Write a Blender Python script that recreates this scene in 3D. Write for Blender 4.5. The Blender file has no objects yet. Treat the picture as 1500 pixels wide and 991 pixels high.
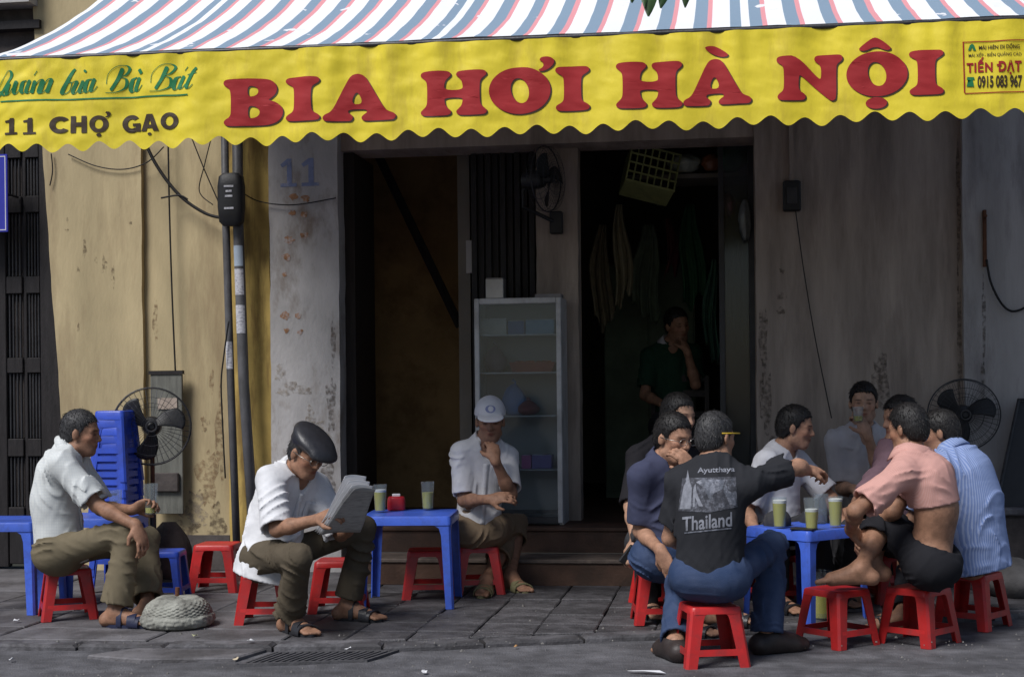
import bpy, bmesh, math, random
import numpy as np
from mathutils import Vector, Matrix
random.seed(7); RNG = np.random.RandomState(7)
rad = math.radians
scene = bpy.context.scene
COL = scene.collection

# ------------------------------------------------------------------ camera, sky, sun, exposure
FPX, HC, YH = 2200.0, 1.10, 575.0            # focal length and horizon of the photograph (1500 px wide), eye height
YAW, ROLL = rad(8.3), rad(0.6)
Z3 = Vector((0, 0, 1))
FW = Vector((-math.sin(YAW), math.cos(YAW), 0)); RT = Vector((math.cos(YAW), math.sin(YAW), 0))
R2 = RT * math.cos(ROLL) - Z3 * math.sin(ROLL); U2 = Z3 * math.cos(ROLL) + RT * math.sin(ROLL)
CAM = Vector((0, 0, HC))
cd = bpy.data.cameras.new('camera'); cam = bpy.data.objects.new('camera', cd); COL.objects.link(cam)
cd.sensor_width = 36; cd.lens = FPX / 1500 * 36; cd.shift_y = (YH - 495.5) / 1500
cd.clip_start = 0.1; cd.clip_end = 2000
cam.matrix_world = Matrix(((R2.x, U2.x, -FW.x, CAM.x), (R2.y, U2.y, -FW.y, CAM.y), (R2.z, U2.z, -FW.z, CAM.z), (0, 0, 0, 1)))
scene.camera = cam

SUN_EL, SUN_AZ = 50.0, -42.0       # degrees; azimuth measured from straight behind the camera towards its left
world = bpy.data.worlds.new('World'); scene.world = world; world.use_nodes = True
wn = world.node_tree.nodes; wl = world.node_tree.links
bg = wn['Background']; sky = wn.new('ShaderNodeTexSky'); sky.sky_type = 'NISHITA'; sky.sun_disc = False
sky.sun_elevation = rad(SUN_EL); sky.air_density = 1.0; sky.dust_density = 1.5; sky.ozone_density = 2.0
sdir = (-FW * math.cos(rad(SUN_AZ)) + RT * math.sin(rad(SUN_AZ))) * math.cos(rad(SUN_EL)) + Z3 * math.sin(rad(SUN_EL))
sky.sun_rotation = math.atan2(sdir.x, sdir.y)
wl.new(sky.outputs[0], bg.inputs[0]); bg.inputs[1].default_value = 0.062
sd = bpy.data.lights.new('sun', 'SUN'); sun = bpy.data.objects.new('sun', sd); COL.objects.link(sun)
sd.energy = 2.6; sd.angle = rad(24); sd.color = (1.0, 0.985, 0.97)
sun.rotation_euler = (-sdir).to_track_quat('-Z', 'Y').to_euler(); sun.location = (0, 0, 20)
scene.view_settings.view_transform = 'Standard'; scene.view_settings.look = 'None'
scene.view_settings.exposure = 0.33; scene.view_settings.gamma = 1.0
scene.view_settings.use_curve_mapping = False

cy = scene.cycles; cy.max_bounces = 6; cy.diffuse_bounces = 4; cy.glossy_bounces = 2; cy.transmission_bounces = 3; cy.transparent_max_bounces = 12; cy.caustics_reflective = False; cy.caustics_refractive = False
# ------------------------------------------------------------------ pixel -> place helpers (photograph pixels, 1500x991)
def ray(px, py): return FW + R2 * ((px - 750) / FPX) + U2 * ((YH - py) / FPX)
def P(px, py, D): return CAM + ray(px, py) * D                    # at a depth
def G(px, py, z=0.0): r = ray(px, py); return CAM + r * ((z - HC) / r.z)   # on a level plane
def W(px, py, Y): r = ray(px, py); return CAM + r * (Y / r.y)      # on a plane parallel to the shop front
def Pz(px, z, D):                                                  # depth and height known
    p = P(px, 575, D)
    for _ in range(4):
        q = P(px, 500, D); s = (P(px, 600, D) - q).z / 100
        p = P(px, 500 + (z - q.z) / s, D)
    return p
def PIX(p):
    v = Vector(p) - CAM; d = v.dot(FW)
    return 750 + FPX * v.dot(R2) / d, YH - FPX * v.dot(U2) / d

# ------------------------------------------------------------------ scene-graph helpers
def tag(o, label=None, cat=None, group=None, kind=None):
    if label: o['label'] = label
    if cat: o['category'] = cat
    if group: o['group'] = group
    if kind: o['kind'] = kind
    return o
def empty(name, loc=(0, 0, 0), rz=0, label=None, cat=None, group=None, kind=None):
    o = bpy.data.objects.new(name, None); COL.objects.link(o); o.empty_display_size = .1
    o.location = loc; o.rotation_euler = (0, 0, rz)
    return tag(o, label, cat, group, kind)
def link(name, me, parent=None, loc=None, rz=None):
    o = bpy.data.objects.new(name, me); COL.objects.link(o)
    if parent: o.parent = parent
    if loc is not None: o.location = loc
    if rz is not None: o.rotation_euler = (0, 0, rz)
    return o
def copy_tree(o, parent=None):
    c = o.copy(); COL.objects.link(c); c.parent = parent
    for ch in list(o.children): copy_tree(ch, c)
    return c

class MB:
    """collects geometry for one mesh"""
    def __init__(s): s.v = []; s.f = []; s.m = []; s.mi = 0
    def poly(s, pts): 
        b = len(s.v); s.v += [tuple(p) for p in pts]; s.f.append(tuple(range(b, b + len(pts)))); s.m.append(s.mi)
    def faces(s, verts, faces):
        b = len(s.v); s.v += [tuple(p) for p in verts]
        for f in faces: s.f.append(tuple(b + i for i in f)); s.m.append(s.mi)
    def hexa(s, c):   # 8 corners: bottom 4 ccw, top 4 ccw
        s.faces(c, [(3, 2, 1, 0), (4, 5, 6, 7), (0, 1, 5, 4), (1, 2, 6, 5), (2, 3, 7, 6), (3, 0, 4, 7)])
        return s
    def box(s, x0, x1, y0, y1, z0, z1, bev=0):
        if bev <= 0:
            return s.hexa([(x0, y0, z0), (x1, y0, z0), (x1, y1, z0), (x0, y1, z0), (x0, y0, z1), (x1, y0, z1), (x1, y1, z1), (x0, y1, z1)])
        b = bev; rings = []
        for (d, z) in ((b, z0), (0, z0 + b), (0, z1 - b), (b, z1)):
            r = []
            X0, X1, Y0, Y1 = x0 + d, x1 - d, y0 + d, y1 - d
            c = b
            r = [(X0 + c, Y0, z), (X1 - c, Y0, z), (X1, Y0 + c, z), (X1, Y1 - c, z), (X1 - c, Y1, z), (X0 + c, Y1, z), (X0, Y1 - c, z), (X0, Y0 + c, z)]
            rings.append(r)
        return s.rings(rings, cap=True)
    def rings(s, rings, cap=True, closed=True):
        n = len(rings[0]); b = len(s.v)
        for r in rings: s.v += [tuple(p) for p in r]
        for i in range(len(rings) - 1):
            for j in range(n if closed else n - 1):
                k = (j + 1) % n
                s.f.append((b + i * n + j, b + i * n + k, b + (i + 1) * n + k, b + (i + 1) * n + j)); s.m.append(s.mi)
        if cap and closed:
            s.f.append(tuple(b + j for j in reversed(range(n)))); s.m.append(s.mi)
            s.f.append(tuple(b + (len(rings) - 1) * n + j for j in range(n))); s.m.append(s.mi)
        return s
    def tube(s, pts, r, n=8, cap=True):
        pts = [Vector(p) for p in pts]; rs = r if hasattr(r, '__len__') else [r] * len(pts)
        rings = []; up = None
        for i, p in enumerate(pts):
            t = (pts[min(i + 1, len(pts) - 1)] - pts[max(i - 1, 0)])
            if t.length < 1e-9: t = Vector((0, 0, 1))
            t.normalize()
            if up is None:
                up = Vector((0, 0, 1)) if abs(t.z) < .9 else Vector((1, 0, 0))
            a = t.cross(up)
            if a.length < 1e-5: a = t.cross(Vector((0, 1, 0.3)))
            a.normalize(); b = t.cross(a).normalized(); up = -b if False else a.cross(t)
            rings.append([p + (a * math.cos(2 * math.pi * k / n) + b * math.sin(2 * math.pi * k / n)) * rs[i] for k in range(n)])
        return s.rings(rings, cap)
    def lathe(s, prof, n=24, c=(0, 0, 0), cap=True):   # prof: (r,z)
        rings = [[(c[0] + r * math.cos(2 * math.pi * k / n), c[1] + r * math.sin(2 * math.pi * k / n), c[2] + z) for k in range(n)] for r, z in prof]
        return s.rings(rings, cap)
    def torus(s, c, R, r, ax=(0, 1, 0), n=40, m=6):
        ax = Vector(ax).normalized(); a = ax.orthogonal().normalized(); b = ax.cross(a); c = Vector(c)
        base = len(s.v)
        for i in range(n):
            t = 2 * math.pi * i / n; e = a * math.cos(t) + b * math.sin(t)
            for j in range(m):
                q = 2 * math.pi * j / m
                s.v.append(tuple(c + e * (R + r * math.cos(q)) + ax * (r * math.sin(q))))
        for i in range(n):
            for j in range(m):
                i2, j2 = (i + 1) % n, (j + 1) % m
                s.f.append((base + i * m + j, base + i2 * m + j, base + i2 * m + j2, base + i * m + j2)); s.m.append(s.mi)
        return s
    def grid(s, fn, nu, nv):
        b = len(s.v)
        for i in range(nu + 1):
            for j in range(nv + 1): s.v.append(tuple(fn(i / nu, j / nv)))
        for i in range(nu):
            for j in range(nv):
                a = b + i * (nv + 1) + j
                s.f.append((a, a + nv + 1, a + nv + 2, a + 1)); s.m.append(s.mi)
        return s
    def mesh(s, name, mats, smooth=False):
        me = bpy.data.meshes.new(name); me.from_pydata(s.v, [], s.f)
        mats = mats if isinstance(mats, (list, tuple)) else [mats]
        for m in mats: me.materials.append(m)
        if len(mats) > 1: me.polygons.foreach_set('material_index', s.m)
        bm = bmesh.new(); bm.from_mesh(me); bmesh.ops.recalc_face_normals(bm, faces=bm.faces); bm.to_mesh(me); bm.free()
        if smooth: me.polygons.foreach_set('use_smooth', [True] * len(me.polygons))
        me.update()
        if smooth == 'auto':
            me.set_sharp_from_angle(angle=rad(38))
        return me
    def build(s, name, mats, parent=None, smooth=False, loc=None, rz=None):
        return link(name, s.mesh(name, mats, smooth), parent, loc, rz)

# ------------------------------------------------------------------ materials
def mat(name, col, rough=.7, var=.25, vscale=6.0, bump=.15, bscale=60.0, spec=.3, metal=0.0, col2=None, stretch=(1, 1, 1),
        dirt=None, dirt_amt=.5, dirt_scale=3.0, dirt_stretch=(1, 1, 1), dirt_lo=.48, dirt_hi=.62, coords='Object', rnd=0.0, sss=0.0, detail=6.0, rvar=0.0):
    m = bpy.data.materials.new(name); m.use_nodes = True; nt = m.node_tree; N = nt.nodes; L = nt.links
    b = N['Principled BSDF']; tc = N.new('ShaderNodeTexCoord'); mp = N.new('ShaderNodeMapping'); L.new(tc.outputs[coords], mp.inputs[0])
    mp.inputs['Scale'].default_value = stretch
    n1 = N.new('ShaderNodeTexNoise'); n1.inputs['Scale'].default_value = vscale; n1.inputs['Detail'].default_value = detail; n1.inputs['Roughness'].default_value = .62
    L.new(mp.outputs[0], n1.inputs['Vector'])
    if rnd:
        oi = N.new('ShaderNodeObjectInfo'); ad = N.new('ShaderNodeVectorMath'); ad.operation = 'MULTIPLY_ADD'
        cb = N.new('ShaderNodeCombineXYZ'); L.new(oi.outputs['Random'], cb.inputs[0]); L.new(oi.outputs['Random'], cb.inputs[1])
        L.new(cb.outputs[0], ad.inputs[0]); ad.inputs[1].default_value = (37, 91, 0); L.new(tc.outputs[coords], ad.inputs[2]); L.new(ad.outputs[0], mp.inputs[0])
    c1 = tuple(col); c2 = tuple(col2) if col2 else tuple(max(0, x * (1 - var)) for x in col)
    c0 = tuple(min(1, x * (1 + var * .6)) for x in col) if not col2 else c1
    rp = N.new('ShaderNodeValToRGB'); rp.color_ramp.elements[0].position = .32; rp.color_ramp.elements[1].position = .68
    rp.color_ramp.elements[0].color = (*c2, 1); rp.color_ramp.elements[1].color = (*c0, 1)
    L.new(n1.outputs['Fac'], rp.inputs[0]); out = rp.outputs[0]
    if rnd:
        hs = N.new('ShaderNodeHueSaturation'); mr = N.new('ShaderNodeMapRange'); mr.inputs[3].default_value = 1 - rnd; mr.inputs[4].default_value = 1 + rnd
        L.new(oi.outputs['Random'], mr.inputs[0]); L.new(mr.outputs[0], hs.inputs['Value']); L.new(out, hs.inputs['Color']); out = hs.outputs[0]
    if dirt:
        mp2 = N.new('ShaderNodeMapping'); L.new(tc.outputs[coords], mp2.inputs[0]); mp2.inputs['Scale'].default_value = dirt_stretch; mp2.inputs['Location'].default_value = (3.1, 1.7, .4)
        n2 = N.new('ShaderNodeTexNoise'); n2.inputs['Scale'].default_value = dirt_scale; n2.inputs['Detail'].default_value = 8; n2.inputs['Roughness'].default_value = .68
        L.new(mp2.outputs[0], n2.inputs['Vector'])
        r2 = N.new('ShaderNodeMapRange'); r2.inputs[1].default_value = dirt_lo; r2.inputs[2].default_value = dirt_hi; r2.inputs[4].default_value = dirt_amt
        L.new(n2.outputs['Fac'], r2.inputs[0]); mx = N.new('ShaderNodeMixRGB'); mx.inputs[2].default_value = (*dirt, 1)
        L.new(r2.outputs[0], mx.inputs[0]); L.new(out, mx.inputs[1]); out = mx.outputs[0]
    L.new(out, b.inputs['Base Color']); b.inputs['Roughness'].default_value = rough; b.inputs['Metallic'].default_value = metal
    b.inputs['Specular IOR Level'].default_value = spec
    if rvar:
        rr = N.new('ShaderNodeMapRange'); rr.inputs[3].default_value = max(0, rough - rvar); rr.inputs[4].default_value = min(1, rough + rvar)
        L.new(n1.outputs['Fac'], rr.inputs[0]); L.new(rr.outputs[0], b.inputs['Roughness'])
    if bump:
        n3 = N.new('ShaderNodeTexNoise'); n3.inputs['Scale'].default_value = bscale; n3.inputs['Detail'].default_value = 5
        L.new(mp.outputs[0], n3.inputs['Vector']); bp = N.new('ShaderNodeBump'); bp.inputs['Strength'].default_value = bump; bp.inputs['Distance'].default_value = .01
        L.new(n3.outputs['Fac'], bp.inputs['Height']); L.new(bp.outputs[0], b.inputs['Normal'])
    if sss: b.inputs['Subsurface Weight'].default_value = sss; b.inputs['Subsurface Radius'].default_value = (.012, .005, .003)
    m['out'] = 0
    return m
def nodes_of(m): return m.node_tree.nodes, m.node_tree.links, m.node_tree.nodes['Principled BSDF']
def glass_mat(name, tint=(.85, .9, .92), gl=.12, alpha=.12):
    m = bpy.data.materials.new(name); m.use_nodes = True; N = m.node_tree.nodes; L = m.node_tree.links; N.remove(N['Principled BSDF'])
    t = N.new('ShaderNodeBsdfTransparent'); t.inputs[0].default_value = (*tint, 1); g = N.new('ShaderNodeBsdfGlossy'); g.inputs['Roughness'].default_value = .1
    d = N.new('ShaderNodeBsdfDiffuse'); d.inputs[0].default_value = (.7, .78, .82, 1); fr = N.new('ShaderNodeLayerWeight'); fr.inputs[0].default_value = .25
    m1 = N.new('ShaderNodeMixShader'); m1.inputs[0].default_value = alpha; L.new(t.outputs[0], m1.inputs[1]); L.new(d.outputs[0], m1.inputs[2])
    m2 = N.new('ShaderNodeMixShader'); pw = N.new('ShaderNodeMath'); pw.operation = 'POWER'; pw.inputs[1].default_value = 2.0; L.new(fr.outputs['Facing'], pw.inputs[0])
    ml = N.new('ShaderNodeMath'); ml.operation = 'MULTIPLY_ADD'; ml.inputs[1].default_value = gl; ml.inputs[2].default_value = .03
    L.new(pw.outputs[0], ml.inputs[0]); L.new(ml.outputs[0], m2.inputs[0]); L.new(m1.outputs[0], m2.inputs[1]); L.new(g.outputs[0], m2.inputs[2])
    L.new(m2.outputs[0], N['Material Output'].inputs[0]); return m
# ------------------------------------------------------------------ flat lettering shapes
def text_raw(body, offset=0.0, shear=0.0, space=1.0):
    cu = bpy.data.curves.new('t', 'FONT'); cu.body = body; cu.size = 1; cu.offset = offset; cu.shear = shear; cu.space_character = space; cu.resolution_u = 5
    o = bpy.data.objects.new('t', cu); COL.objects.link(o); dg = bpy.context.evaluated_depsgraph_get()
    me = bpy.data.meshes.new_from_object(o.evaluated_get(dg)); bpy.data.objects.remove(o); bpy.data.curves.remove(cu); return me
TEXTS = {}
for body, off, sp in (('CHỢ', .05, 1.12), ('GẠO', .05, 1.12), ('TIẾN', .04, 1.15), ('DẠT', .04, 1.15), ('0915 083 967', .03, 1.0), ('MÁI HIÊN DI DỘNG', .015, 1.0), ('MÁI XẾP - BIỂN QUẢNG CÁO', .01, 1.0), ('Ayutthaya', .02, 1.0), ('Thailand', .02, 1.0)):
    TEXTS[body] = text_raw(body, off, 0, sp)
from mathutils.geometry import tessellate_polygon
def fill_curve(polys, name='t'):
    vs = [[Vector((p[0], p[1], 0)) for p in pl] for pl in polys]; tri = tessellate_polygon(vs)
    me = bpy.data.meshes.new(name); me.from_pydata([tuple(v) for pl in vs for v in pl], [], [tuple(t) for t in tri]); me.update(); return me
def text_mesh(body): return TEXTS[body].copy()
# ================================================================== SETTING
YW = 9.10                                     # plane of the shop front
def X(px, Y=YW): return W(px, 480, Y).x
def ZZ(px, py, Y=YW): return W(px, py, Y).z
_K = [(math.cos(a), math.sin(a)) for a in RNG.uniform(0, 6.28, 8)]; _PH = [float(a) for a in RNG.uniform(0, 6.28, 8)]
def wob(x, y, sc=1.0):                        # smooth 2-D wobble in -1..1
    r = 0.0
    for i in range(8):
        q = (1 + i * .73) * sc
        r += math.sin(q * (_K[i][0] * x + _K[i][1] * y) + _PH[i]) / (1 + i * .5)
    return r / 3.2

# ---- materials of the setting
M_ROAD = mat('asphalt', (.15, .148, .16), .8, .45, 9, .8, 120, spec=.35, dirt=(.06, .058, .062), dirt_amt=.8, dirt_scale=1.6, dirt_stretch=(.8, 2.2, 1), dirt_lo=.42, dirt_hi=.66, rvar=.12)
M_TILE = mat('pavement_tile', (.09, .086, .092), .62, .45, 9, .7, 90, spec=.4, dirt=(.04, .038, .04), dirt_amt=.85, dirt_scale=7, rnd=.22, rvar=.15)
M_MORTAR = mat('mortar', (.035, .033, .034), .9, .3, 8, .3, 60)
M_KERB = mat('kerb_stone', (.15, .145, .155), .7, .35, 7, .4, 70, dirt=(.05, .047, .05), dirt_amt=.8, dirt_scale=4, rnd=.2)
M_SLAB = mat('concrete_slab', (.15, .143, .15), .75, .35, 4, .45, 80, dirt=(.06, .055, .056), dirt_amt=.8, dirt_scale=3, rnd=.12)
M_YEL = mat('yellow_plaster', (.50, .405, .24), .85, .22, 2.2, .22, 35, spec=.15, stretch=(1.6, 1, .5), dirt=(.22, .15, .09), dirt_amt=.55, dirt_scale=2.1, dirt_stretch=(2.6, 1, .45), dirt_lo=.5, dirt_hi=.72)
M_YEL2 = mat('ochre_paint', (.56, .40, .13), .8, .25, 3, .2, 35, spec=.15, dirt=(.2, .12, .05), dirt_amt=.7, dirt_scale=3, dirt_stretch=(3, 1, .5))
M_PIL = mat('whitewashed_plaster', (.50, .48, .47), .85, .2, 3, .3, 40, spec=.15, stretch=(1.3, 1, .7), dirt=(.20, .15, .11), dirt_amt=.75, dirt_scale=2.6, dirt_stretch=(1.6, 1, .8), dirt_lo=.52, dirt_hi=.68)
M_GREY = mat('grey_plaster', (.42, .345, .29), .88, .3, 2.0, .25, 40, spec=.12, stretch=(3, 1, .35), dirt=(.17, .135, .115), dirt_amt=.65, dirt_scale=1.9, dirt_stretch=(3.2, 1, .5), dirt_lo=.46, dirt_hi=.68)
M_BLUEGREY = mat('bluegrey_plaster', (.42, .395, .385), .88, .2, 2.2, .22, 40, spec=.12, stretch=(2.5, 1, .4), dirt=(.14, .12, .12), dirt_amt=.6, dirt_scale=2.1, dirt_stretch=(3, 1, .6), dirt_lo=.5, dirt_hi=.7)
M_DKWALL = mat('dark_weathered_wall', (.10, .085, .08), .85, .4, 3, .3, 40, dirt=(.04, .035, .035), dirt_amt=.7)
M_DKWOOD = mat('dark_wood', (.030, .023, .021), .6, .4, 9, .3, 50, stretch=(4, 4, .6), spec=.3)
M_BLKWOOD = mat('black_wood', (.022, .019, .02), .6, .4, 9, .3, 50, stretch=(4, 4, .6), spec=.3)
M_INT = mat('interior_wall', (.20, .18, .155), .85, .3, 2, .2, 30, dirt=(.2, .17, .13), dirt_amt=.7)
M_INTO = mat('interior_ochre', (.40, .25, .11), .85, .25, 2, .2, 30, dirt=(.16, .09, .04), dirt_amt=.6)
M_STEP = mat('brown_step', (.115, .065, .045), .6, .35, 6, .25, 60, dirt=(.06, .04, .03), dirt_amt=.7, dirt_scale=4)
M_STEPE = mat('step_edge', (.19, .15, .125), .6, .35, 8, .3, 60, dirt=(.09, .07, .06), dirt_amt=.8, dirt_scale=6)
M_PVC = mat('grey_pvc', (.13, .13, .14), .5, .3, 6, .12, 60, spec=.4, dirt=(.05, .045, .04), dirt_amt=.7, dirt_stretch=(1, 1, .3))
M_BLACK = mat('black_plastic', (.018, .018, .02), .5, .3, 9, .1, 60, spec=.4)
M_CABLE = mat('cable_black', (.015, .014, .014), .6, .2, 9, 0)
M_RUST = mat('rust', (.13, .055, .03), .85, .45, 14, .4, 70)
M_STEEL = mat('galvanised_steel', (.35, .36, .38), .45, .25, 8, .1, 70, metal=.6)
M_DKMETAL = mat('dark_metal', (.05, .05, .055), .45, .3, 8, .15, 60, metal=.4, spec=.5)
M_WHITE = mat('white_enamel', (.60, .59, .58), .4, .15, 6, .05, 40, spec=.45, dirt=(.25, .23, .22), dirt_amt=.5, dirt_scale=5)
M_PAPER = mat('white_paper', (.72, .72, .74), .8, .08, 9, .1, 40)
M_STICK = mat('sticker', (.62, .62, .66), .6, .12, 30, .05, 40, dirt=(.25, .25, .3), dirt_amt=.7, dirt_scale=38, dirt_stretch=(1, 1, 3), dirt_lo=.5, dirt_hi=.56)

# ---- road
def axis(lo, hi, a, b, fine, coarse):
    r = list(np.arange(a, b + 1e-6, fine)); x = a
    st = fine
    while x > lo: st = min(st * 1.6, coarse); x -= st; r.insert(0, x)
    x = b; st = fine
    while x < hi: st = min(st * 1.6, coarse); x += st; r.append(x)
    return r
def road_z(x, y): return -.034 + .0045 * wob(x, y, 2.2) + .0025 * wob(x + 9, y + 3, 7.0) + .0012 * wob(x - 5, y, 21) - .006 * max(0, 6.2 - y) * (1 if y > 4 else 0) - (.0132 if y <= 4 else 0)
xs = axis(-60, 60, -3.4, 2.4, .03, 12); ys = axis(-40, 9.0, 4.9, 8.2, .03, 12)
mb = MB(); nx, ny = len(xs), len(ys)
mb.v = [(x, y, road_z(x, y)) for x in xs for y in ys]
mb.f = [(i * ny + j, (i + 1) * ny + j, (i + 1) * ny + j + 1, i * ny + j + 1) for i in range(nx - 1) for j in range(ny - 1)]; mb.m = [0] * len(mb.f)
road = tag(mb.build('road', M_ROAD, smooth=True), 'dark grey worn street surface in front of the kerb', 'road', kind='structure')

# ---- pavement: bed, kerb stones, tiles, old concrete slabs
KP = [G(-260, 938), G(240, 944), G(560, 943), G(1000, 926), G(1560, 892), G(1900, 872)]
KP = [Vector((p.x, p.y, 0)) for p in KP]
mb = MB()
bed = [(p.x, p.y + .02, -.016) for p in KP] + [(9, YW + .3, -.016), (-9, YW + .3, -.016)]
bed[0] = (-9, KP[0].y, -.016); bed.insert(-2, (9, KP[-1].y, -.016))
mb.poly(bed); lowb = [(x, y, -.2) for x, y, z in bed]; mb.poly(list(reversed(lowb)))
for i in range(len(bed)): j = (i + 1) % len(bed); mb.poly([bed[i], lowb[i], lowb[j], bed[j]])
pav = tag(mb.build('pavement', M_MORTAR), 'dark paved footpath with tiles under the tables', 'pavement', kind='structure')
def clip(poly, a, b):                         # keep the side left of a->b
    out = []; n = Vector((-(b.y - a.y), b.x - a.x))
    for i in range(len(poly)):
        p, q = poly[i], poly[(i + 1) % len(poly)]
        dp = (p[0] - a.x) * n.x + (p[1] - a.y) * n.y; dq = (q[0] - a.x) * n.x + (q[1] - a.y) * n.y
        if dp >= 0: out.append(p)
        if dp * dq < 0: t = dp / (dp - dq); out.append((p[0] + (q[0] - p[0]) * t, p[1] + (q[1] - p[1]) * t))
    return out
def prism(mb, poly, z0, z1, bev=.006, tilt=(0, 0)):
    cx = sum(p[0] for p in poly) / len(poly); cy = sum(p[1] for p in poly) / len(poly)
    def ring(z, d): 
        r = []
        for p in poly:
            v = Vector((p[0] - cx, p[1] - cy)); l = v.length; v = v * (max(0, l - d) / l) if l > 1e-6 else v
            zz = z + (tilt[0] * v.x + tilt[1] * v.y if z > z0 else 0)
            r.append((v.x, v.y, zz))
        return r
    mb.rings([ring(z0, 0), ring(z1 - bev, 0), ring(z1, bev * 1.4)]); return (cx, cy)
# kerb stones
for i in range(len(KP) - 1):
    a, b = KP[i], KP[i + 1]; L = (b - a).length; n = max(1, round(L / .40)); d = (b - a) / L; nn = Vector((-d.y, d.x, 0))
    for k in range(n):
        p = a + d * (L * k / n + .006); q = a + d * (L * (k + 1) / n - .006)
        if PIX(q)[0] < -40 or PIX(p)[0] > 1560: continue
        j = random.uniform(-.006, .006)
        poly = [(p.x - nn.x * (.0 + j), p.y - nn.y * (.0 + j)), (q.x - nn.x * j, q.y - nn.y * j), (q.x + nn.x * .115, q.y + nn.y * .115), (p.x + nn.x * .115, p.y + nn.y * .115)]
        m2 = MB(); c = prism(m2, poly, -.12, random.uniform(-.008, .002), .012, (random.uniform(-.01, .01), random.uniform(-.015, .01)))
        m2.build('kerb_stone', M_KERB, pav, loc=(c[0], c[1], 0))
KI = [p + Vector((0, .125, 0)) for p in KP]
def pave(x0, x1, y0, y1, name, m, zj):
    poly = [(x0, y0), (x1, y0), (x1, y1), (x0, y1)]
    for i in range(len(KI) - 1):
        poly = clip(poly, KI[i], KI[i + 1])
        if len(poly) < 3: return
    cx = sum(p[0] for p in poly) / len(poly); cy = sum(p[1] for p in poly) / len(poly)
    A = abs(sum(poly[i][0] * poly[(i + 1) % len(poly)][1] - poly[(i + 1) % len(poly)][0] * poly[i][1] for i in range(len(poly)))) / 2
    if A < .003: return
    q = []
    for i in range(len(poly)):                 # worn, slightly broken outline
        a, b = poly[i], poly[(i + 1) % len(poly)]
        for t in (0.0, .33, .66): j = .0 if t == 0 else random.uniform(-.004, .001); px_, py_ = a[0] + (b[0] - a[0]) * t, a[1] + (b[1] - a[1]) * t; q.append((px_ + (px_ - cx) * j * 4, py_ + (py_ - cy) * j * 4))
    poly = q; m2 = MB(); prism(m2, poly, -.03, random.uniform(-zj, zj), .005, (random.uniform(-.008, .008), random.uniform(-.008, .008)))
    m2.build(name, m, pav, loc=(cx, cy, 0))
XT = G(480, 900).x; TS = .275
for i in range(0, 16):
    for j in range(0, 12):
        x0 = XT + i * TS + .003; y0 = 6.0 + j * TS + .003
        if y0 > YW - .3: continue
        if PIX((x0 + .1, y0, 0))[0] > 1540: continue
        pave(x0 + random.uniform(0, .003), x0 + TS - .004, y0, y0 + TS - .004, 'paving_tile', M_TILE, .005)
xx = XT
for w in (.62, .75, .55, .8, .7):             # older concrete slabs at the left
    yy = 6.2
    for h in (.62, .55, .7, .6, .5):
        if yy < YW - .05: pave(xx - w + .008, xx - .004, yy + .004, min(yy + h, YW + .05) - .006, 'concrete_slab', M_SLAB, .004)
        yy += h
    xx -= w

def gz(x, y):                                  # ground height: pavement level behind the kerb, road in front of it
    for a, b in zip(KP[:-1], KP[1:]):
        if a.x <= x <= b.x: return 0.0 if y > a.y + (b.y - a.y) * (x - a.x) / (b.x - a.x) else road_z(x, y)
    return 0.0
# loose slab, grate and cracked patch lying in the gutter
def ground_poly(name, pts, z1, m, label, cat, th=.03):
    q = [G(px, py, -.03) for px, py in pts]; m2 = MB(); cxy = prism(m2, [(v.x, v.y) for v in q], -th, z1, .006)
    o = m2.build(name, m, loc=(cxy[0], cxy[1], -.03)); return tag(o, label, cat)
ground_poly('concrete_slab', [(128, 963), (222, 949), (398, 951), (345, 967), (205, 969)], .014, M_SLAB, 'thin grey concrete slab with cracked edge lying in the gutter', 'slab')
# drain cover
M_GRATE = mat('worn_iron', (.095, .092, .098), .8, .35, 14, .4, 80, spec=.3)
gp = [G(350, 974, -.03), G(538, 968, -.03), G(585, 953, -.03), G(405, 955, -.03)]
dr = empty('drain_cover', (gp[0] + gp[2]) / 2, label='flat dark ribbed drain cover in the road below the sandals', cat='drain cover')
o0 = dr.location.copy(); gl = [p - o0 for p in gp]
m2 = MB(); 
def lerp2(u, v): return gl[0] * (1 - u) * (1 - v) + gl[1] * u * (1 - v) + gl[2] * u * v + gl[3] * (1 - u) * v
def quadbar(m, u0, u1, v0, v1, z0, z1):
    c = [lerp2(u0, v0), lerp2(u1, v0), lerp2(u1, v1), lerp2(u0, v1)]
    m.hexa([(p.x, p.y, z0) for p in c] + [(p.x, p.y, z1) for p in c])
quadbar(m2, .03, .97, .06, .94, -.01, .001); m2.build('plate', M_GRATE, dr)
m2 = MB()
for a in ((0, 1, 0, .06), (0, 1, .94, 1), (0, .03, .06, .94), (.97, 1, .06, .94)): quadbar(m2, *a, -.01, .007)
m2.build('frame', M_GRATE, dr)
for k in range(16): m2 = MB(); quadbar(m2, .05 + k * .057, .05 + k * .057 + .026, .1, .9, .001, .007); m2.build('rib', M_GRATE, dr)

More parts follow.
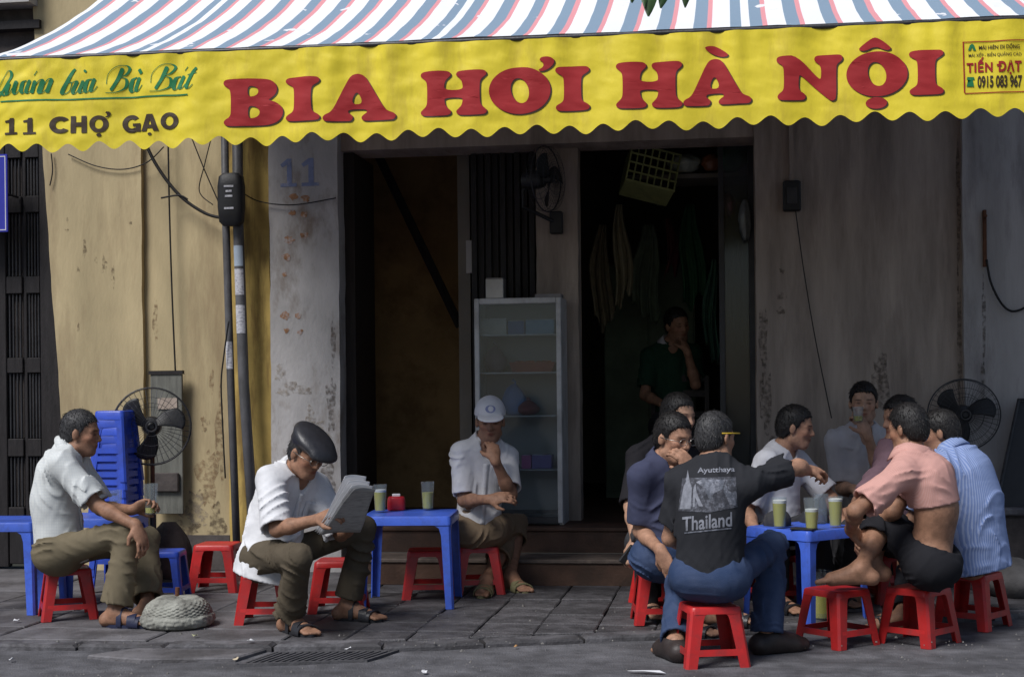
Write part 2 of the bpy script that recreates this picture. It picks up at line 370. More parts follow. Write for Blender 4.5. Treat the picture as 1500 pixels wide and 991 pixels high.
# ---- the shop building
bld = empty('shop_building', (X(750), YW, 0), label='old yellow and grey plaster shop front with a dark open doorway', cat='building')
BO = bld.location.copy()
def wallbox(name, px0, px1, Y0, Y1, z0, z1, m, parent=None, pxt0=None, pxt1=None):
    m2 = MB(); a, b = X(px0, Y0), X(px1, Y0); at = X(pxt0, Y0) if pxt0 is not None else a; bt = X(pxt1, Y0) if pxt1 is not None else b
    m2.hexa([(a - BO.x, Y0 - BO.y, z0), (b - BO.x, Y0 - BO.y, z0), (b - BO.x, Y1 - BO.y, z0), (a - BO.x, Y1 - BO.y, z0),
             (at - BO.x, Y0 - BO.y, z1), (bt - BO.x, Y0 - BO.y, z1), (bt - BO.x, Y1 - BO.y, z1), (at - BO.x, Y1 - BO.y, z1)])
    return m2.build(name, m, parent or bld)
def wallgrid(name, px0, px1, Y, z0, z1, m, th=.25, amp=.006, lean0=0, lean1=0, nu=24, nv=60):
    a, b = X(px0, Y), X(px1, Y); m2 = MB(); sd = random.uniform(0, 40)
    def fn(u, v):
        z = z0 + (z1 - z0) * v; xl = a + lean0 * z; xr = b + lean1 * z
        x = xl + (xr - xl) * u; e = math.sin(math.pi * u) ** .3 if 0 < u < 1 else 0
        edge = .006 * wob(z + sd, 2, 9) * (1 - e)
        return (x - BO.x + edge, Y - BO.y + amp * wob(x + sd, z, 3.5) * (.3 + .7 * e), z)
    m2.grid(fn, nu, nv)
    n = nv + 1; fr = m2.v[:]
    # back and sides
    for (i, rev) in ((0, False), (nu, True)):
        for j in range(nv):
            p, q = fr[i * n + j], fr[i * n + j + 1]; P0, Q0 = (p[0], p[1] + th, p[2]), (q[0], q[1] + th, q[2])
            m2.poly([p, q, Q0, P0] if rev else [q, p, P0, Q0])
    c = [fr[0], fr[nu * n], fr[nu * n + nv], fr[nv]]
    m2.poly([(x, y + th, z) for x, y, z in reversed(c)])
    me = bpy.data.meshes.new(name); me.from_pydata(m2.v, [], m2.f); me.materials.append(m); 
    me.polygons.foreach_set('use_smooth', [i < nu * nv for i in range(len(me.polygons))]); me.update()
    return link(name, me, bld)
ZT = 5.2
WA = wallgrid('wall', 101, 209, YW, -.05, ZT, M_YEL, .4, lean0=-.062)
WB = wallgrid('wall', 209, 334, YW + .045, -.05, ZT, M_YEL, .35)
wallgrid('wall', 334, 396, YW + .02, -.05, ZT, M_YEL2, .35, nu=10)
PILL = wallgrid('pillar', 396, 497, YW - .05, -.05, ZT, M_PIL, .42, amp=.008)
wallgrid('pillar', 787, 848, YW + .22, .3, 2.68, M_GREY, .16, nu=10)
WC = wallgrid('wall', 1108, 1412, YW, -.05, ZT, M_GREY, .40)
WD = wallgrid('wall', 1412, 2300, YW - .06, -.05, ZT, M_BLUEGREY, .46)
ZL = ZZ(900, 206)
wallbox('lintel', 497.5, 1107.5, YW + .03, YW + .36, ZL, ZT - .05, M_GREY)
wallbox('skirting', 210, 333, YW + .02, YW + .05, 0, .22, M_DKWALL)
# dark fringe of the neighbouring front at the left, above its shutter
wallbox('neighbour_wall', -1200, -32, YW + .10, YW + .4, -.05, ZT, M_DKWALL)
nb = wallbox('upper_wall', -31.5, 66, YW + .06, YW + .35, 3.0, ZT, M_DKWALL)
wallbox('balcony_box', -60, 47, YW - .12, YW + .05, ZZ(0, 12), ZZ(0, -60), M_PIL)
wallbox('cornice', -100, 62, YW - .03, YW + .055, ZZ(0, 45), ZZ(0, 33), M_BLKWOOD)
# interior
XL, XR = X(497) + .02, X(1108) - .02
def ibox(name, x0, x1, y0, y1, z0, z1, m):
    m2 = MB(); m2.box(x0 - BO.x, x1 - BO.x, y0 - BO.y, y1 - BO.y, z0, z1); return m2.build(name, m, bld)
ibox('shop_floor', X(512, YW - .26), X(1120, YW - .26), YW - .252, YW + .0, .152, .30, M_STEP)
ibox('shop_floor', XL, XR, YW + .001, YW + .36, .152, .30, M_STEP)
ibox('shop_floor', XL - .4, XR + .6, YW + .361, YW + 4.4, .152, .30, M_STEP)
ibox('back_wall', XL - .4, XR + .6, YW + 4.1, YW + 4.3, .3, 3.2, M_INT)
ibox('side_wall', XL - .5, XL - .3, YW + .36, YW + 4.1, .3, 3.2, M_INT)
ibox('side_wall', XR + .5, XR + .7, YW + .36, YW + 4.1, .3, 3.2, M_INT)
ibox('ceiling', XL - .5, XR + .7, YW + .36, YW + 4.3, 3.2, 3.3, M_INT)
xp = X(694, YW + 1.0)
ibox('partition_wall', X(500, YW + 1.3), xp, YW + 1.3, YW + 1.4, .3, 3.19, M_INTO)
ibox('partition_wall', xp + .002, xp + .08, YW + .42, YW + 3.9, .3, 3.19, M_INT)
# door leaf folded back at the left jamb, stair stringer, switch plate
wallbox('door_leaf', 498.5, 521, YW + .10, YW + .62, .302, ZL - .004, M_DKWOOD)
m2 = MB(); A, B = W(541, 200, YW + .95), W(674, 478, YW + .95); m2.tube([A - BO, B - BO], .032, 6); m2.build('stair_rail', M_BLKWOOD, bld)
m2 = MB(); s0 = W(690, 375, YW + .41); m2.box(s0.x - BO.x - .030, s0.x - BO.x - .0005 + .04, YW + .395 - BO.y, YW + .4195 - BO.y, s0.z - .11, s0.z + .1); m2.build('switch_plate', M_PIL, bld)
# front edge of folded slatted doors between the doorway and the post
for k in range(9):
    p0 = 692 + k * 10.6
    wallbox('door_slat', p0, p0 + 7.5, YW + .30 + (k % 2) * .022, YW + .33 + (k % 2) * .022, .302, ZL - .003, M_BLKWOOD)
# inner door jamb right of the slats / glazed panel at the right side of the opening
wallbox('door_jamb', 1054, 1062, YW + .5, YW + .55, .302, ZL + .3, M_DKMETAL)
wallbox('door_jamb', 1098, 1106, YW + .5, YW + .55, .302, ZL + .3, M_DKMETAL)
M_GL = glass_mat('dusty_glass', (.55, .56, .55), .15, .05)
wallbox('door_pane', 1062.5, 1097.5, YW + .515, YW + .53, .32, ZL + .28, M_GL)
# steps with pale worn nosing
def step(y0, y1, z0, z1, pa, pb):
    xa, xb = X(pa, y0), X(pb, y0)
    m2 = MB(); m2.box(xa - BO.x, xb - BO.x, y0 - BO.y, y1 - BO.y, z0, z1 - .026); s = m2.build('step', M_STEP, bld)
    m2 = MB(); m2.box(xa - BO.x - .004, xb - BO.x + .004, y0 - BO.y - .014, y1 - BO.y, z1 - .024, z1, .005); m2.build('nosing', M_STEPE if z1 < .2 else M_STEP, s)
step(YW - .60, YW - .264, 0, .15, 512, 1120)
step(YW - .263, YW - .262 + .01, .151, .302, 512, 1120)
# house number and rust marks on the pillar
M_BLUEP = mat('faded_blue_paint', (.24, .28, .44), .85, .2, 20, .1, 60, dirt=(.5, .48, .5), dirt_amt=.7, dirt_scale=16, dirt_lo=.52, dirt_hi=.66)
M_RUSTP = mat('rust_stain', (.36, .19, .10), .9, .4, 30, .1, 60, dirt=(.5, .46, .46), dirt_amt=.8, dirt_scale=30, dirt_lo=.45, dirt_hi=.62)
def bounds(me):
    c = np.array([v.co[:] for v in me.vertices]); return c.min(0), c.max(0)
def fit_mesh(me, x0, x1, y0, y1):
    lo, hi = bounds(me)
    for v in me.vertices:
        v.co.x = x0 + (v.co.x - lo[0]) / (hi[0] - lo[0]) * (x1 - x0); v.co.y = y0 + (v.co.y - lo[1]) / (hi[1] - lo[1]) * (y1 - y0)
def subdiv(me, maxlen):
    bm = bmesh.new(); bm.from_mesh(me); bmesh.ops.triangulate(bm, faces=bm.faces)
    for _ in range(6):
        es = [e for e in bm.edges if e.calc_length() > maxlen]
        if not es: break
        bmesh.ops.subdivide_edges(bm, edges=es, cuts=1); bmesh.ops.triangulate(bm, faces=[f for f in bm.faces if len(f.verts) > 3])
    bm.to_mesh(me); bm.free()
from mathutils.bvhtree import BVHTree
def bvh_of(o):
    me = o.data; mw = o.matrix_world
    off = Vector((0, 0, 0)); q = o
    while q: off += q.location; q = q.parent
    return BVHTree.FromPolygons([v.co + off for v in me.vertices], [p.vertices[:] for p in me.polygons])
def drape_y(me, bvh, off=.003, flipdir=1):     # mesh in world x (co.x), z (co.y): shot along +Y onto a surface
    for v in me.vertices:
        h = bvh.ray_cast(Vector((v.co.x, 0, v.co.y)), Vector((0, 1, 0)))
        y = h[0].y if h[0] else YW
        v.co = (v.co.x, y - off, v.co.y)
pb = bvh_of(PILL)
def on_pillar(me, name, m):
    subdiv(me, .03); drape_y(me, pb, .002)
    for v in me.vertices: v.co -= BO
    me.materials.clear(); me.materials.append(m); return link(name, me, PILL)
YP = YW - .05
for k, (a, b) in enumerate(((413, 437), (444, 470))):
    w_, h_ = 1, 1.6
    me = fill_curve([[(.3, .2), (.0, .2), (0, 0), (1, 0), (1, .2), (.7, .2), (.7, 1.6), (.42, 1.6), (.0, 1.28), (.12, 1.1), (.4, 1.25), (.4, .2)][::1]])
    fit_mesh(me, X(a, YP), X(b, YP), ZZ(440, 273, YP), ZZ(440, 232, YP)); on_pillar(me, 'painted_digit', M_BLUEP)
for (px, py, r) in ((430, 288, 7), (448, 290, 8), (428, 312, 6), (446, 314, 6), (418, 462, 8), (437, 463, 6), (420, 484, 5), (440, 486, 5), (424, 352, 9), (446, 345, 7), (420, 376, 8), (417, 402, 5)):
    c = W(px, py, YP); rr = r / 240
    pts = [(c.x + math.cos(t) * rr * random.uniform(.5, 1.15), c.z + math.sin(t) * rr * random.uniform(.5, 1.0)) for t in np.arange(0, 6.28, .5)]
    on_pillar(fill_curve([pts]), 'rust_mark', M_RUSTP)

# stains, drips and peeled patches on the walls
M_ST1 = mat('drip_stain', (.16, .12, .075), .9, .35, 25, .1, 60); M_ST2 = mat('damp_stain', (.30, .19, .105), .9, .4, 12, .2, 50, dirt=(.15, .10, .06), dirt_amt=.7, dirt_scale=9); M_ST3 = mat('peeled_plaster', (.42, .36, .29), .9, .4, 14, .3, 50, dirt=(.2, .15, .1), dirt_amt=.7, dirt_scale=10); M_ST4 = mat('grime_patch', (.105, .075, .055), .9, .4, 12, .2, 50)
def stain(wall, px, py, rx, rz, m, Y, jag=.45):
    c = W(px, py, Y); k = 240.0; rs = random.Random(int(px * 31 + py)); n = 26; ph = [rs.uniform(0, 6.28) for _ in range(5)]
    pts = []
    for i in range(n):
        a = 2 * math.pi * i / n; r = 1 + jag * (.5 * math.sin(3 * a + ph[0]) + .35 * math.sin(5 * a + ph[1]) + .3 * math.sin(9 * a + ph[2])) + rs.uniform(-.12, .12); r = max(.25, r)
        pts.append((c.x + math.cos(a) * r * rx / k, c.z + math.sin(a) * r * rz / k))
    me = fill_curve([pts]); subdiv(me, .04); drape_y(me, BV[wall.name], .0022)
    for v in me.vertices: v.co -= BO
    me.materials.append(m); link('stain', me, wall)
for m_ in (M_ST1, M_ST2, M_ST3, M_ST4):            # blotchy, broken-up edges
    N_, L_, b_ = nodes_of(m_); tc_ = N_.new('ShaderNodeTexCoord'); nz = N_.new('ShaderNodeTexNoise'); nz.inputs['Scale'].default_value = 38; nz.inputs['Detail'].default_value = 6; L_.new(tc_.outputs['Object'], nz.inputs['Vector'])
    mr_ = N_.new('ShaderNodeMapRange'); mr_.inputs[1].default_value = .40; mr_.inputs[2].default_value = .62; mr_.inputs[4].default_value = .5; L_.new(nz.outputs['Fac'], mr_.inputs[0]); L_.new(mr_.outputs[0], b_.inputs['Alpha'])
BV = {o.name: bvh_of(o) for o in (WA, WB, WC, WD, PILL)}
for (px, py, rx, rz) in ((124, 364, 3, 13), (141, 381, 2, 5), (153, 388, 4, 12), (166, 398, 2.5, 9), (166, 414, 2.5, 8), (98, 322, 2, 4), (115, 395, 2, 4), (115, 480, 2, 7), (190, 326, 4, 2), (98, 337, 3, 2)): stain(WA, px, py, rx, rz, M_ST1, YW)
for (px, py, rx, rz, m) in ((305, 700, 16, 42, M_ST2), (322, 640, 7, 60, M_ST2), (285, 745, 20, 26, M_ST3), (300, 620, 6, 12, M_ST2), (318, 770, 14, 30, M_ST4), (270, 775, 22, 14, M_ST4), (228, 470, 4, 30, M_ST2), (310, 560, 3, 18, M_ST2)): stain(WB, px, py, rx, rz, m, YW + .045)
for (px, py, rx, rz, m) in ((485, 590, 7, 40, M_ST4), (488, 500, 4, 30, M_ST4), (470, 640, 12, 22, M_ST3), (430, 570, 26, 9, M_ST3), (480, 700, 12, 34, M_ST4), (410, 545, 8, 12, M_ST3), (455, 610, 7, 16, M_ST3)): stain(PILL, px, py, rx, rz, m, YP)
for (px, py, rx, rz, m) in ((1118, 500, 6, 50, M_ST4), (1122, 590, 9, 40, M_ST4), (1145, 434, 7, 5, M_ST4), (1144, 455, 6, 5, M_ST4), (1290, 560, 12, 40, M_ST4), (1130, 680, 14, 40, M_ST4), (1404, 300, 3, 90, M_ST4), (1405, 500, 3, 100, M_ST4), (1146, 396, 4, 4, M_ST4)): stain(WC, px, py, rx, rz, m, YW, .35)
for (px, py, rx, rz, m) in ((1441, 470, 2.5, 60, M_ST4), (1440, 560, 3, 30, M_ST4)): stain(WD, px, py, rx, rz, m, YW - .06, .3)

# grit and pebbles in the gutter and on the road
mb = MB(); rs = random.Random(5)
for k in range(900):
    px = rs.uniform(-20, 1520); py = rs.uniform(938, 1005) if rs.random() < .75 else rs.uniform(880, 940); zb = -.036 if py > 946 else .0; g = G(px, py, zb); r = rs.uniform(.002, .006) if rs.random() < .93 else rs.uniform(.007, .012); a0 = rs.uniform(0, 6)
    b_ = [(g.x + math.cos(a0 + q * 1.571) * r * rs.uniform(.7, 1.2), g.y + math.sin(a0 + q * 1.571) * r * rs.uniform(.7, 1.2), zb - .002) for q in range(4)]; mb.faces(b_ + [(g.x, g.y, zb + r * rs.uniform(.5, 1))], [(0, 1, 4), (1, 2, 4), (2, 3, 4), (3, 0, 4)])
tag(mb.build('grit', mat('grit', (.20, .19, .18), .9, .5, 40)), 'fine grit scattered over the gutter and road', 'grit', kind='stuff')
# ================================================================== AWNING
YB = 6.72                                      # hanging front cloth
bL, bR = W(-70, 0, YB).x, W(1640, 0, YB).x
xa, xb_ = W(0, 0, YB).x, W(1500, 0, YB).x
ztL, ztR = W(0, 88, YB).z, W(1500, 27, YB).z
zbL, zbR = W(0, 218, YB).z, W(1500, 163, YB).z
def ztop(x): return ztL + (ztR - ztL) * (x - xa) / (xb_ - xa)
def zbot(x): return zbL + (zbR - zbL) * (x - xa) / (xb_ - xa)
def cloth(x, z):
    v = (ztop(x) - z) / .42
    f = .011 * math.sin(x * 9.3 + .8 * math.sin(x * 3.1)) * (.35 + v) + .007 * math.sin(x * 23 + 1.3 * math.sin(x * 5) + v * 1.2) * (1.15 - .75 * v) + .006 * math.sin(x * 41 + 2 * math.sin(x * 7)) * max(0, .8 - v)
    f += .0035 * wob(x * 3, z * 5, 4.5) + .0022 * abs(wob(x * 2.2 + z * 3, z * 6 - x, 5.5)) + .02 * math.exp(-((x - G(0, 900).x - .25) / .35) ** 2) * wob(x * 2 - z * 3, z * 4, 6) * .35
    f += .0009 * math.sin(31 * x - 60 * z + 3 * wob(x, z, 3)) * (1 if wob(x + 4, z, 2) > .1 else .3)
    return YB - f
M_BANNER = mat('yellow_banner_vinyl', (.82, .66, .04), .55, .08, 5, .45, 9, spec=.35, stretch=(1.6, 1, .8), dirt=(.50, .36, .05), dirt_amt=.55, dirt_scale=3.0, dirt_stretch=(3, 1, .7), dirt_lo=.5, dirt_hi=.7)
M_RED = mat('red_print', (.36, .018, .022), .7, .08, 6, .05, 30, spec=.35)
M_GRN = mat('green_print', (.02, .20, .075), .5, .2, 6, .05, 30, spec=.35)
M_BRN = mat('black_print', (.055, .035, .02), .5, .2, 6, .05, 30, spec=.35)
# striped canopy cloth: one repeat is a double stripe and seven single stripes
M_CAN = mat('striped_canopy', (.75, .75, .75), .7, .05, 5, .08, 40, spec=.2)
N_, L_, b_ = nodes_of(M_CAN)
tc = N_.new('ShaderNodeTexCoord'); sx = N_.new('ShaderNodeSeparateXYZ'); L_.new(tc.outputs['Object'], sx.inputs[0])
XPER = W(618, 60, YB).x - W(190, 72, YB).x; X0 = W(188, 72, YB).x
m1 = N_.new('ShaderNodeMath'); m1.operation = 'SUBTRACT'; m1.inputs[1].default_value = X0; L_.new(sx.outputs[0], m1.inputs[0])
m2_ = N_.new('ShaderNodeMath'); m2_.operation = 'DIVIDE'; m2_.inputs[1].default_value = XPER; L_.new(m1.outputs[0], m2_.inputs[0])
m3 = N_.new('ShaderNodeMath'); m3.operation = 'FRACT'; L_.new(m2_.outputs[0], m3.inputs[0])
BLU, PNK, WHT = (.24, .33, .43, 1), (.78, .33, .36, 1), (.86, .87, .88, 1)
st = [(0, BLU), (15, WHT), (26, BLU), (43, PNK), (50, WHT)]
for k in range(7): s0 = 75 + k * 50.4; st += [(s0, BLU), (s0 + 18, PNK), (s0 + 25, WHT)]
rp = N_.new('ShaderNodeValToRGB'); rp.color_ramp.interpolation = 'CONSTANT'; cr = rp.color_ramp
cr.elements[0].position = 0; cr.elements[0].color = st[0][1]; cr.elements[1].position = st[1][0] / 428; cr.elements[1].color = st[1][1]
for p_, c_ in st[2:]: e = cr.elements.new(p_ / 428); e.color = c_
L_.new(m3.outputs[0], rp.inputs[0])
tn = N_.new('ShaderNodeTexNoise'); tn.inputs['Scale'].default_value = 7; tn.inputs['Detail'].default_value = 3; L_.new(tc.outputs['Object'], tn.inputs['Vector'])
mr = N_.new('ShaderNodeMapRange'); mr.inputs[1].default_value = .69; mr.inputs[2].default_value = .70; L_.new(tn.outputs['Fac'], mr.inputs[0])
mx = N_.new('ShaderNodeMixRGB'); mx.inputs[2].default_value = (.82, .82, .84, 1); L_.new(mr.outputs[0], mx.inputs[0]); L_.new(rp.outputs[0], mx.inputs[1])
L_.new(mx.outputs[0], b_.inputs['Base Color'])
# awning root and slope of its cloth
awn = empty('awning', (0, 0, 0), label='striped canvas awning with a scalloped yellow front cloth lettered in red', cat='awning')
yb_wall = YW - .07; LEN = yb_wall - YB
xcl = W(-14, 80, YB).x
def prof(v):                                   # along the slope: near-flat lip at the front, steeper behind
    y = LEN * v; z = .36 * y + .20 * y * y * .45
    return y, z
def canopy(u, v):
    x = xcl + (bR - xcl) * u; y, z = prof(v)
    sag = .012 * math.sin(x * 7.0) * math.sin(math.pi * min(1, v * 1.2)) + .006 * wob(x * 2, y * 3, 3)
    return (x, YB + .012 + y, ztop(x) + .016 + z + sag)
mb = MB(); mb.grid(canopy, 150, 60); cn = mb.build('canopy', M_CAN, awn, smooth=True)
sm = cn.modifiers.new('thickness', 'SOLIDIFY'); sm.thickness = .0012
# front bar, side arm, wall bar
mb = MB(); mb.tube([(x, YB + .016, ztop(x) + .004) for x in np.linspace(bL, bR, 30)], .0125, 8); mb.build('front_bar', M_DKMETAL, awn, smooth=True)
for px in (60, 520, 1060, 1480):
    x = W(px, 60, YB).x; mb = MB(); mb.tube([(x, YB + .03 + prof(v)[0], ztop(x) - .012 + prof(v)[1]) for v in np.linspace(.0, .97, 10)], .012, 8); mb.build('rafter', M_DKMETAL, awn, smooth=True)
# yellow front cloth
NX, NZ = 760, 44; SC = W(500, 200, YB).x - W(454, 200, YB).x
def bott(x):
    ph = (x - xa) / SC
    return zbot(x) + .020 * math.cos(2 * math.pi * (ph - .25)) + .006 * math.sin(2.1 * x * 6) - .004
mb = MB()
def bfn(u, v):
    x = bL + (bR - bL) * u; z1 = ztop(x) - .002; z0 = bott(x); z = z1 + (z0 - z1) * v
    return (x, cloth(x, z), z)
mb.grid(bfn, NX, NZ); ban = mb.build('front_cloth', M_BANNER, awn, smooth=True)
def on_banner(me, name, m, off=.003, ml=.025):
    subdiv(me, ml)
    for v in me.vertices: x, z = v.co.x, v.co.y; v.co = (x, cloth(x, z) - off, z)
    me.materials.clear(); me.materials.append(m); me.polygons.foreach_set('use_smooth', [True] * len(me.polygons))
    bm = bmesh.new(); bm.from_mesh(me); bmesh.ops.recalc_face_normals(bm, faces=bm.faces)
    if sum(f.normal.y * f.calc_area() for f in bm.faces) > 0: bmesh.ops.reverse_faces(bm, faces=bm.faces)
    bm.to_mesh(me); bm.free()
    return link(name, me, ban)
def chaikin(p, n=2):
    for _ in range(n):
        q = []
        for i in range(len(p)):
            a, b = p[i], p[(i + 1) % len(p)]
            q += [(a[0] * .75 + b[0] * .25, a[1] * .75 + b[1] * .25), (a[0] * .25 + b[0] * .75, a[1] * .25 + b[1] * .75)]
        p = q
    return p
def tser(x0, x1, s0, s1): return [(s0, .70), (s0 - .03, .79), (x0 + .05, .85), (x0, .90), (x0 + .02, .97), (x0 + .12, 1), (x1 - .12, 1), (x1 - .02, .97), (x1, .90), (x1 - .05, .85), (s1 + .03, .79), (s1, .70)]
def bser(x0, x1, s0, s1): return [(x, 1 - y) for x, y in reversed(tser(x0, x1, s0, s1))]
def ell(cx, cy, rx, ry, rot=0, n=40): return [(cx + rx * math.cos(t) * math.cos(rot) - ry * math.sin(t) * math.sin(rot), cy + rx * math.cos(t) * math.sin(rot) + ry * math.sin(t) * math.cos(rot)) for t in np.linspace(0, 2 * math.pi, n, endpoint=False)]
GLY = {
 'I': [tser(0, .76, .19, .57) + bser(0, .76, .19, .57)],
 'H': [tser(0, .66, .15, .52) + [(.52, .57), (.90, .57)] + tser(.76, 1.42, .90, 1.27) + bser(.76, 1.42, .90, 1.27) + [(.90, .40), (.52, .40)] + bser(0, .66, .15, .52)],
 'A': [[(.46, .86), (.55, 1.0), (.68, 1.04), (.81, 1.0), (.90, .86), (1.06, .56), (1.22, .27), (1.30, .2), (1.42, .16), (1.47, .09), (1.42, .01), (1.32, 0), (.86, 0), (.76, .02), (.74, .09), (.80, .15), (.87, .19), (.84, .26), (.50, .26), (.47, .19), (.54, .15), (.58, .09), (.54, .01), (.46, 0), (.06, 0), (-.01, .02), (-.03, .09), (.02, .15), (.11, .19), (.19, .28), (.32, .56)], [(.53, .37), (.80, .37), (.66, .70)]],
 'B': [[(.0, .91), (.03, .98), (.12, 1), (.75, 1), (.96, .95), (1.05, .82), (1.03, .67), (.92, .57), (.86, .54), (1.02, .49), (1.14, .38), (1.17, .25), (1.10, .10), (.93, .02), (.75, 0), (.12, 0), (.03, .02), (0, .09), (.04, .15), (.12, .2), (.15, .3), (.15, .7), (.12, .8), (.04, .85)],
       [(.48, .62), (.60, .62), (.68, .68), (.68, .78), (.60, .84), (.48, .84)], [(.48, .16), (.60, .16), (.70, .23), (.70, .34), (.60, .42), (.48, .42)]],
 'O': [ell(.66, .5, .66, .53, n=48), ell(.66, .5, .19, .29, .28, 32)],
 'N': [[(0, .90), (.02, .97), (.12, 1), (.44, 1), (.92, .46), (.96, .50), (.96, .70), (.93, .79), (.84, .85), (.81, .91), (.84, .98), (.92, 1), (1.32, 1), (1.40, .97), (1.42, .90), (1.38, .84), (1.30, .79), (1.28, .7), (1.28, .04), (1.22, -.03), (1.12, -.01), (.52, .57), (.48, .54), (.47, .3), (.50, .21), (.60, .15), (.63, .09), (.60, .02), (.52, 0), (.12, 0), (.04, .02), (.01, .09), (.05, .15), (.13, .21), (.16, .3), (.16, .7), (.12, .79), (.03, .84)]],
 'grave': [[(0, .85), (.15, 1), (.5, 1), (1, .35), (1, .12), (.75, .08), (.3, .4)]],
 'circ': [[(0, .1), (.02, .3), (.42, 1), (.6, 1), (1, .3), (1, .08), (.85, .02), (.52, .38), (.2, .02)]],
 'horn': [[(.0, .0), (.35, .25), (.3, .6), (.1, .75), (.25, 1), (.7, .95), (.95, .65), (.75, .2), (.3, -.1)]],
 'dot': [ell(.5, .5, .5, .5)],
}
LET = [('B', 328, 414, 115, 184), ('I', 419, 469, 113, 178), ('A', 474, 579, 108, 177), ('H', 617, 713, 104, 170), ('O', 717, 806, 98, 167), ('horn', 789, 812, 83, 104), ('I', 814, 863, 97, 162), ('H', 903, 999, 91, 159), ('A', 1001, 1100, 86, 154), ('grave', 1033, 1066, 67, 84), ('N', 1138, 1234, 81, 148), ('O', 1240, 1329, 76, 142), ('circ', 1258, 1304, 56, 75), ('dot', 1268, 1299, 143, 160), ('I', 1332, 1381, 74, 140)]
for g, a, b, t, bo in LET:
    for (dx, dy, off, m, nm) in ((2.0, 1.8, .0024, M_BRN, 'letter_shadow'), (0, 0, .0034, M_RED, 'letter')):
        polys = [chaikin(p, 2) if g not in ('O', 'dot') else p for p in GLY[g]]
        me = fill_curve(polys)
        mid = (a + b) / 2; p0, p1 = W(a + dx, bo + dy, YB), W(b + dx, t + dy, YB); sl = (ztR - ztL) / (xb_ - xa)
        fit_mesh(me, p0.x, p1.x, W(mid, bo + dy, YB).z, W(mid, t + dy, YB).z)
        xm = (p0.x + p1.x) / 2
        for v in me.vertices: v.co.y += sl * (v.co.x - xm)
        on_banner(me, nm, m, off)
def banner_text(body, a, b, t, bo, m, offset=0, sx=1, space=1, shear=0, name='lettering', slope=True):
    me = text_mesh(body); mid = (a + b) / 2; fit_mesh(me, W(a, bo, YB).x, W(b, t, YB).x, W(mid, bo, YB).z, W(mid, t, YB).z)
    xm = (W(a, bo, YB).x + W(b, t, YB).x) / 2; sl = (ztR - ztL) / (xb_ - xa)
    for v in me.vertices: v.co.y += sl * (v.co.x - xm)
    return on_banner(me, name, m, .003)
for a_, b_1 in ((8, 27), (36, 55)):
    me = fill_curve([[(0, 0), (1, 0), (1, .13), (.74, .13), (.74, 1), (.44, 1), (.36, .9), (.02, .86), (.02, .74), (.34, .74), (.34, .13), (0, .13)]]); fit_mesh(me, W(a_, 199, YB).x, W(b_1, 199, YB).x, W(a_, 198, YB).z, W(a_, 174, YB).z); on_banner(me, 'lettering', M_BRN, .003)
def arc(cx, cy, rx, ry, a0, a1, n=22): return [(cx + rx * math.cos(rad(a)), cy + ry * math.sin(rad(a))) for a in np.linspace(a0, a1, n)]
BOLD = {
 'C': [arc(.5, .5, .5, .52, 38, 322) + [(.62, .30)] + arc(.5, .5, .22, .27, 310, 50)],
 'G': [arc(.5, .5, .5, .52, 38, 300) + [(.98, .02), (.98, .52), (.55, .52), (.55, .36), (.70, .36), (.70, .27)] + arc(.5, .5, .22, .27, 300, 50)],
 'H': [[(0, 0), (.33, 0), (.33, .38), (.67, .38), (.67, 0), (1, 0), (1, 1), (.67, 1), (.67, .62), (.33, .62), (.33, 1), (0, 1)]],
 'A': [[(0, 0), (.30, 0), (.36, .18), (.66, .18), (.72, 0), (1.04, 0), (.68, 1), (.34, 1)], [(.43, .38), (.60, .38), (.515, .68)]],
 'O': [ell(.5, .5, .5, .52), ell(.5, .5, .22, .30, 0, 28)], 'dot': GLY['dot'], 'horn': GLY['horn'] }
for g, a, b, t, bo in (('C', 74, 101, 171, 196), ('H', 104, 127, 170, 195), ('O', 131, 158, 169, 194), ('horn', 153, 162, 163, 172), ('dot', 141, 148, 195, 200), ('G', 178, 205, 168, 194), ('A', 206, 233, 167, 192), ('dot', 216, 222, 194, 198), ('O', 236, 262, 165, 190)):
    me = fill_curve(BOLD[g]); fit_mesh(me, W(a, bo, YB).x, W(b, t, YB).x, W((a + b) / 2, bo, YB).z, W((a + b) / 2, t, YB).z); xm = (W(a, bo, YB).x + W(b, t, YB).x) / 2
    for v in me.vertices: v.co.y += (ztR - ztL) / (xb_ - xa) * (v.co.x - xm)
    on_banner(me, 'lettering', M_BRN, .0032 if g not in ('horn',) else .0042)
banner_text('TIẾN', 1416, 1454, 84, 106, M_RED); banner_text('DẠT', 1463, 1497, 88, 109, M_RED)
me = fill_curve([[(W(1460, 97, YB).x, W(1460, 97, YB).z), (W(1467, 97, YB).x, W(1460, 97, YB).z), (W(1467, 94, YB).x, W(1460, 94, YB).z), (W(1460, 94, YB).x, W(1460, 94, YB).z)]]); on_banner(me, 'lettering', M_RED, .0042)
banner_text('0915 083 967', 1432, 1498, 110, 128, M_BRN, .03)
banner_text('MÁI HIÊN DI DỘNG', 1434, 1494, 64, 73, M_BRN, .015)
banner_text('MÁI XẾP - BIỂN QUẢNG CÁO', 1419, 1497, 75, 83, M_BRN, .01)
def strip(pts, w, m, name):                    # thin printed line, photograph pixels
    q = [W(px, py, YB) for px, py in pts]; me = fill_curve([[(p.x, p.z + w) for p in q] + [(p.x, p.z - w) for p in reversed(q)]]); on_banner(me, name, m, .003)
strip([(0, 149), (100, 146), (276, 139)], .0035, M_GRN, 'underline')
for a_, b_2 in (((1410, 62), (1506, 58)), ((1413, 137), (1506, 133))): strip([a_, b_2], .002, M_RED, 'print_border')
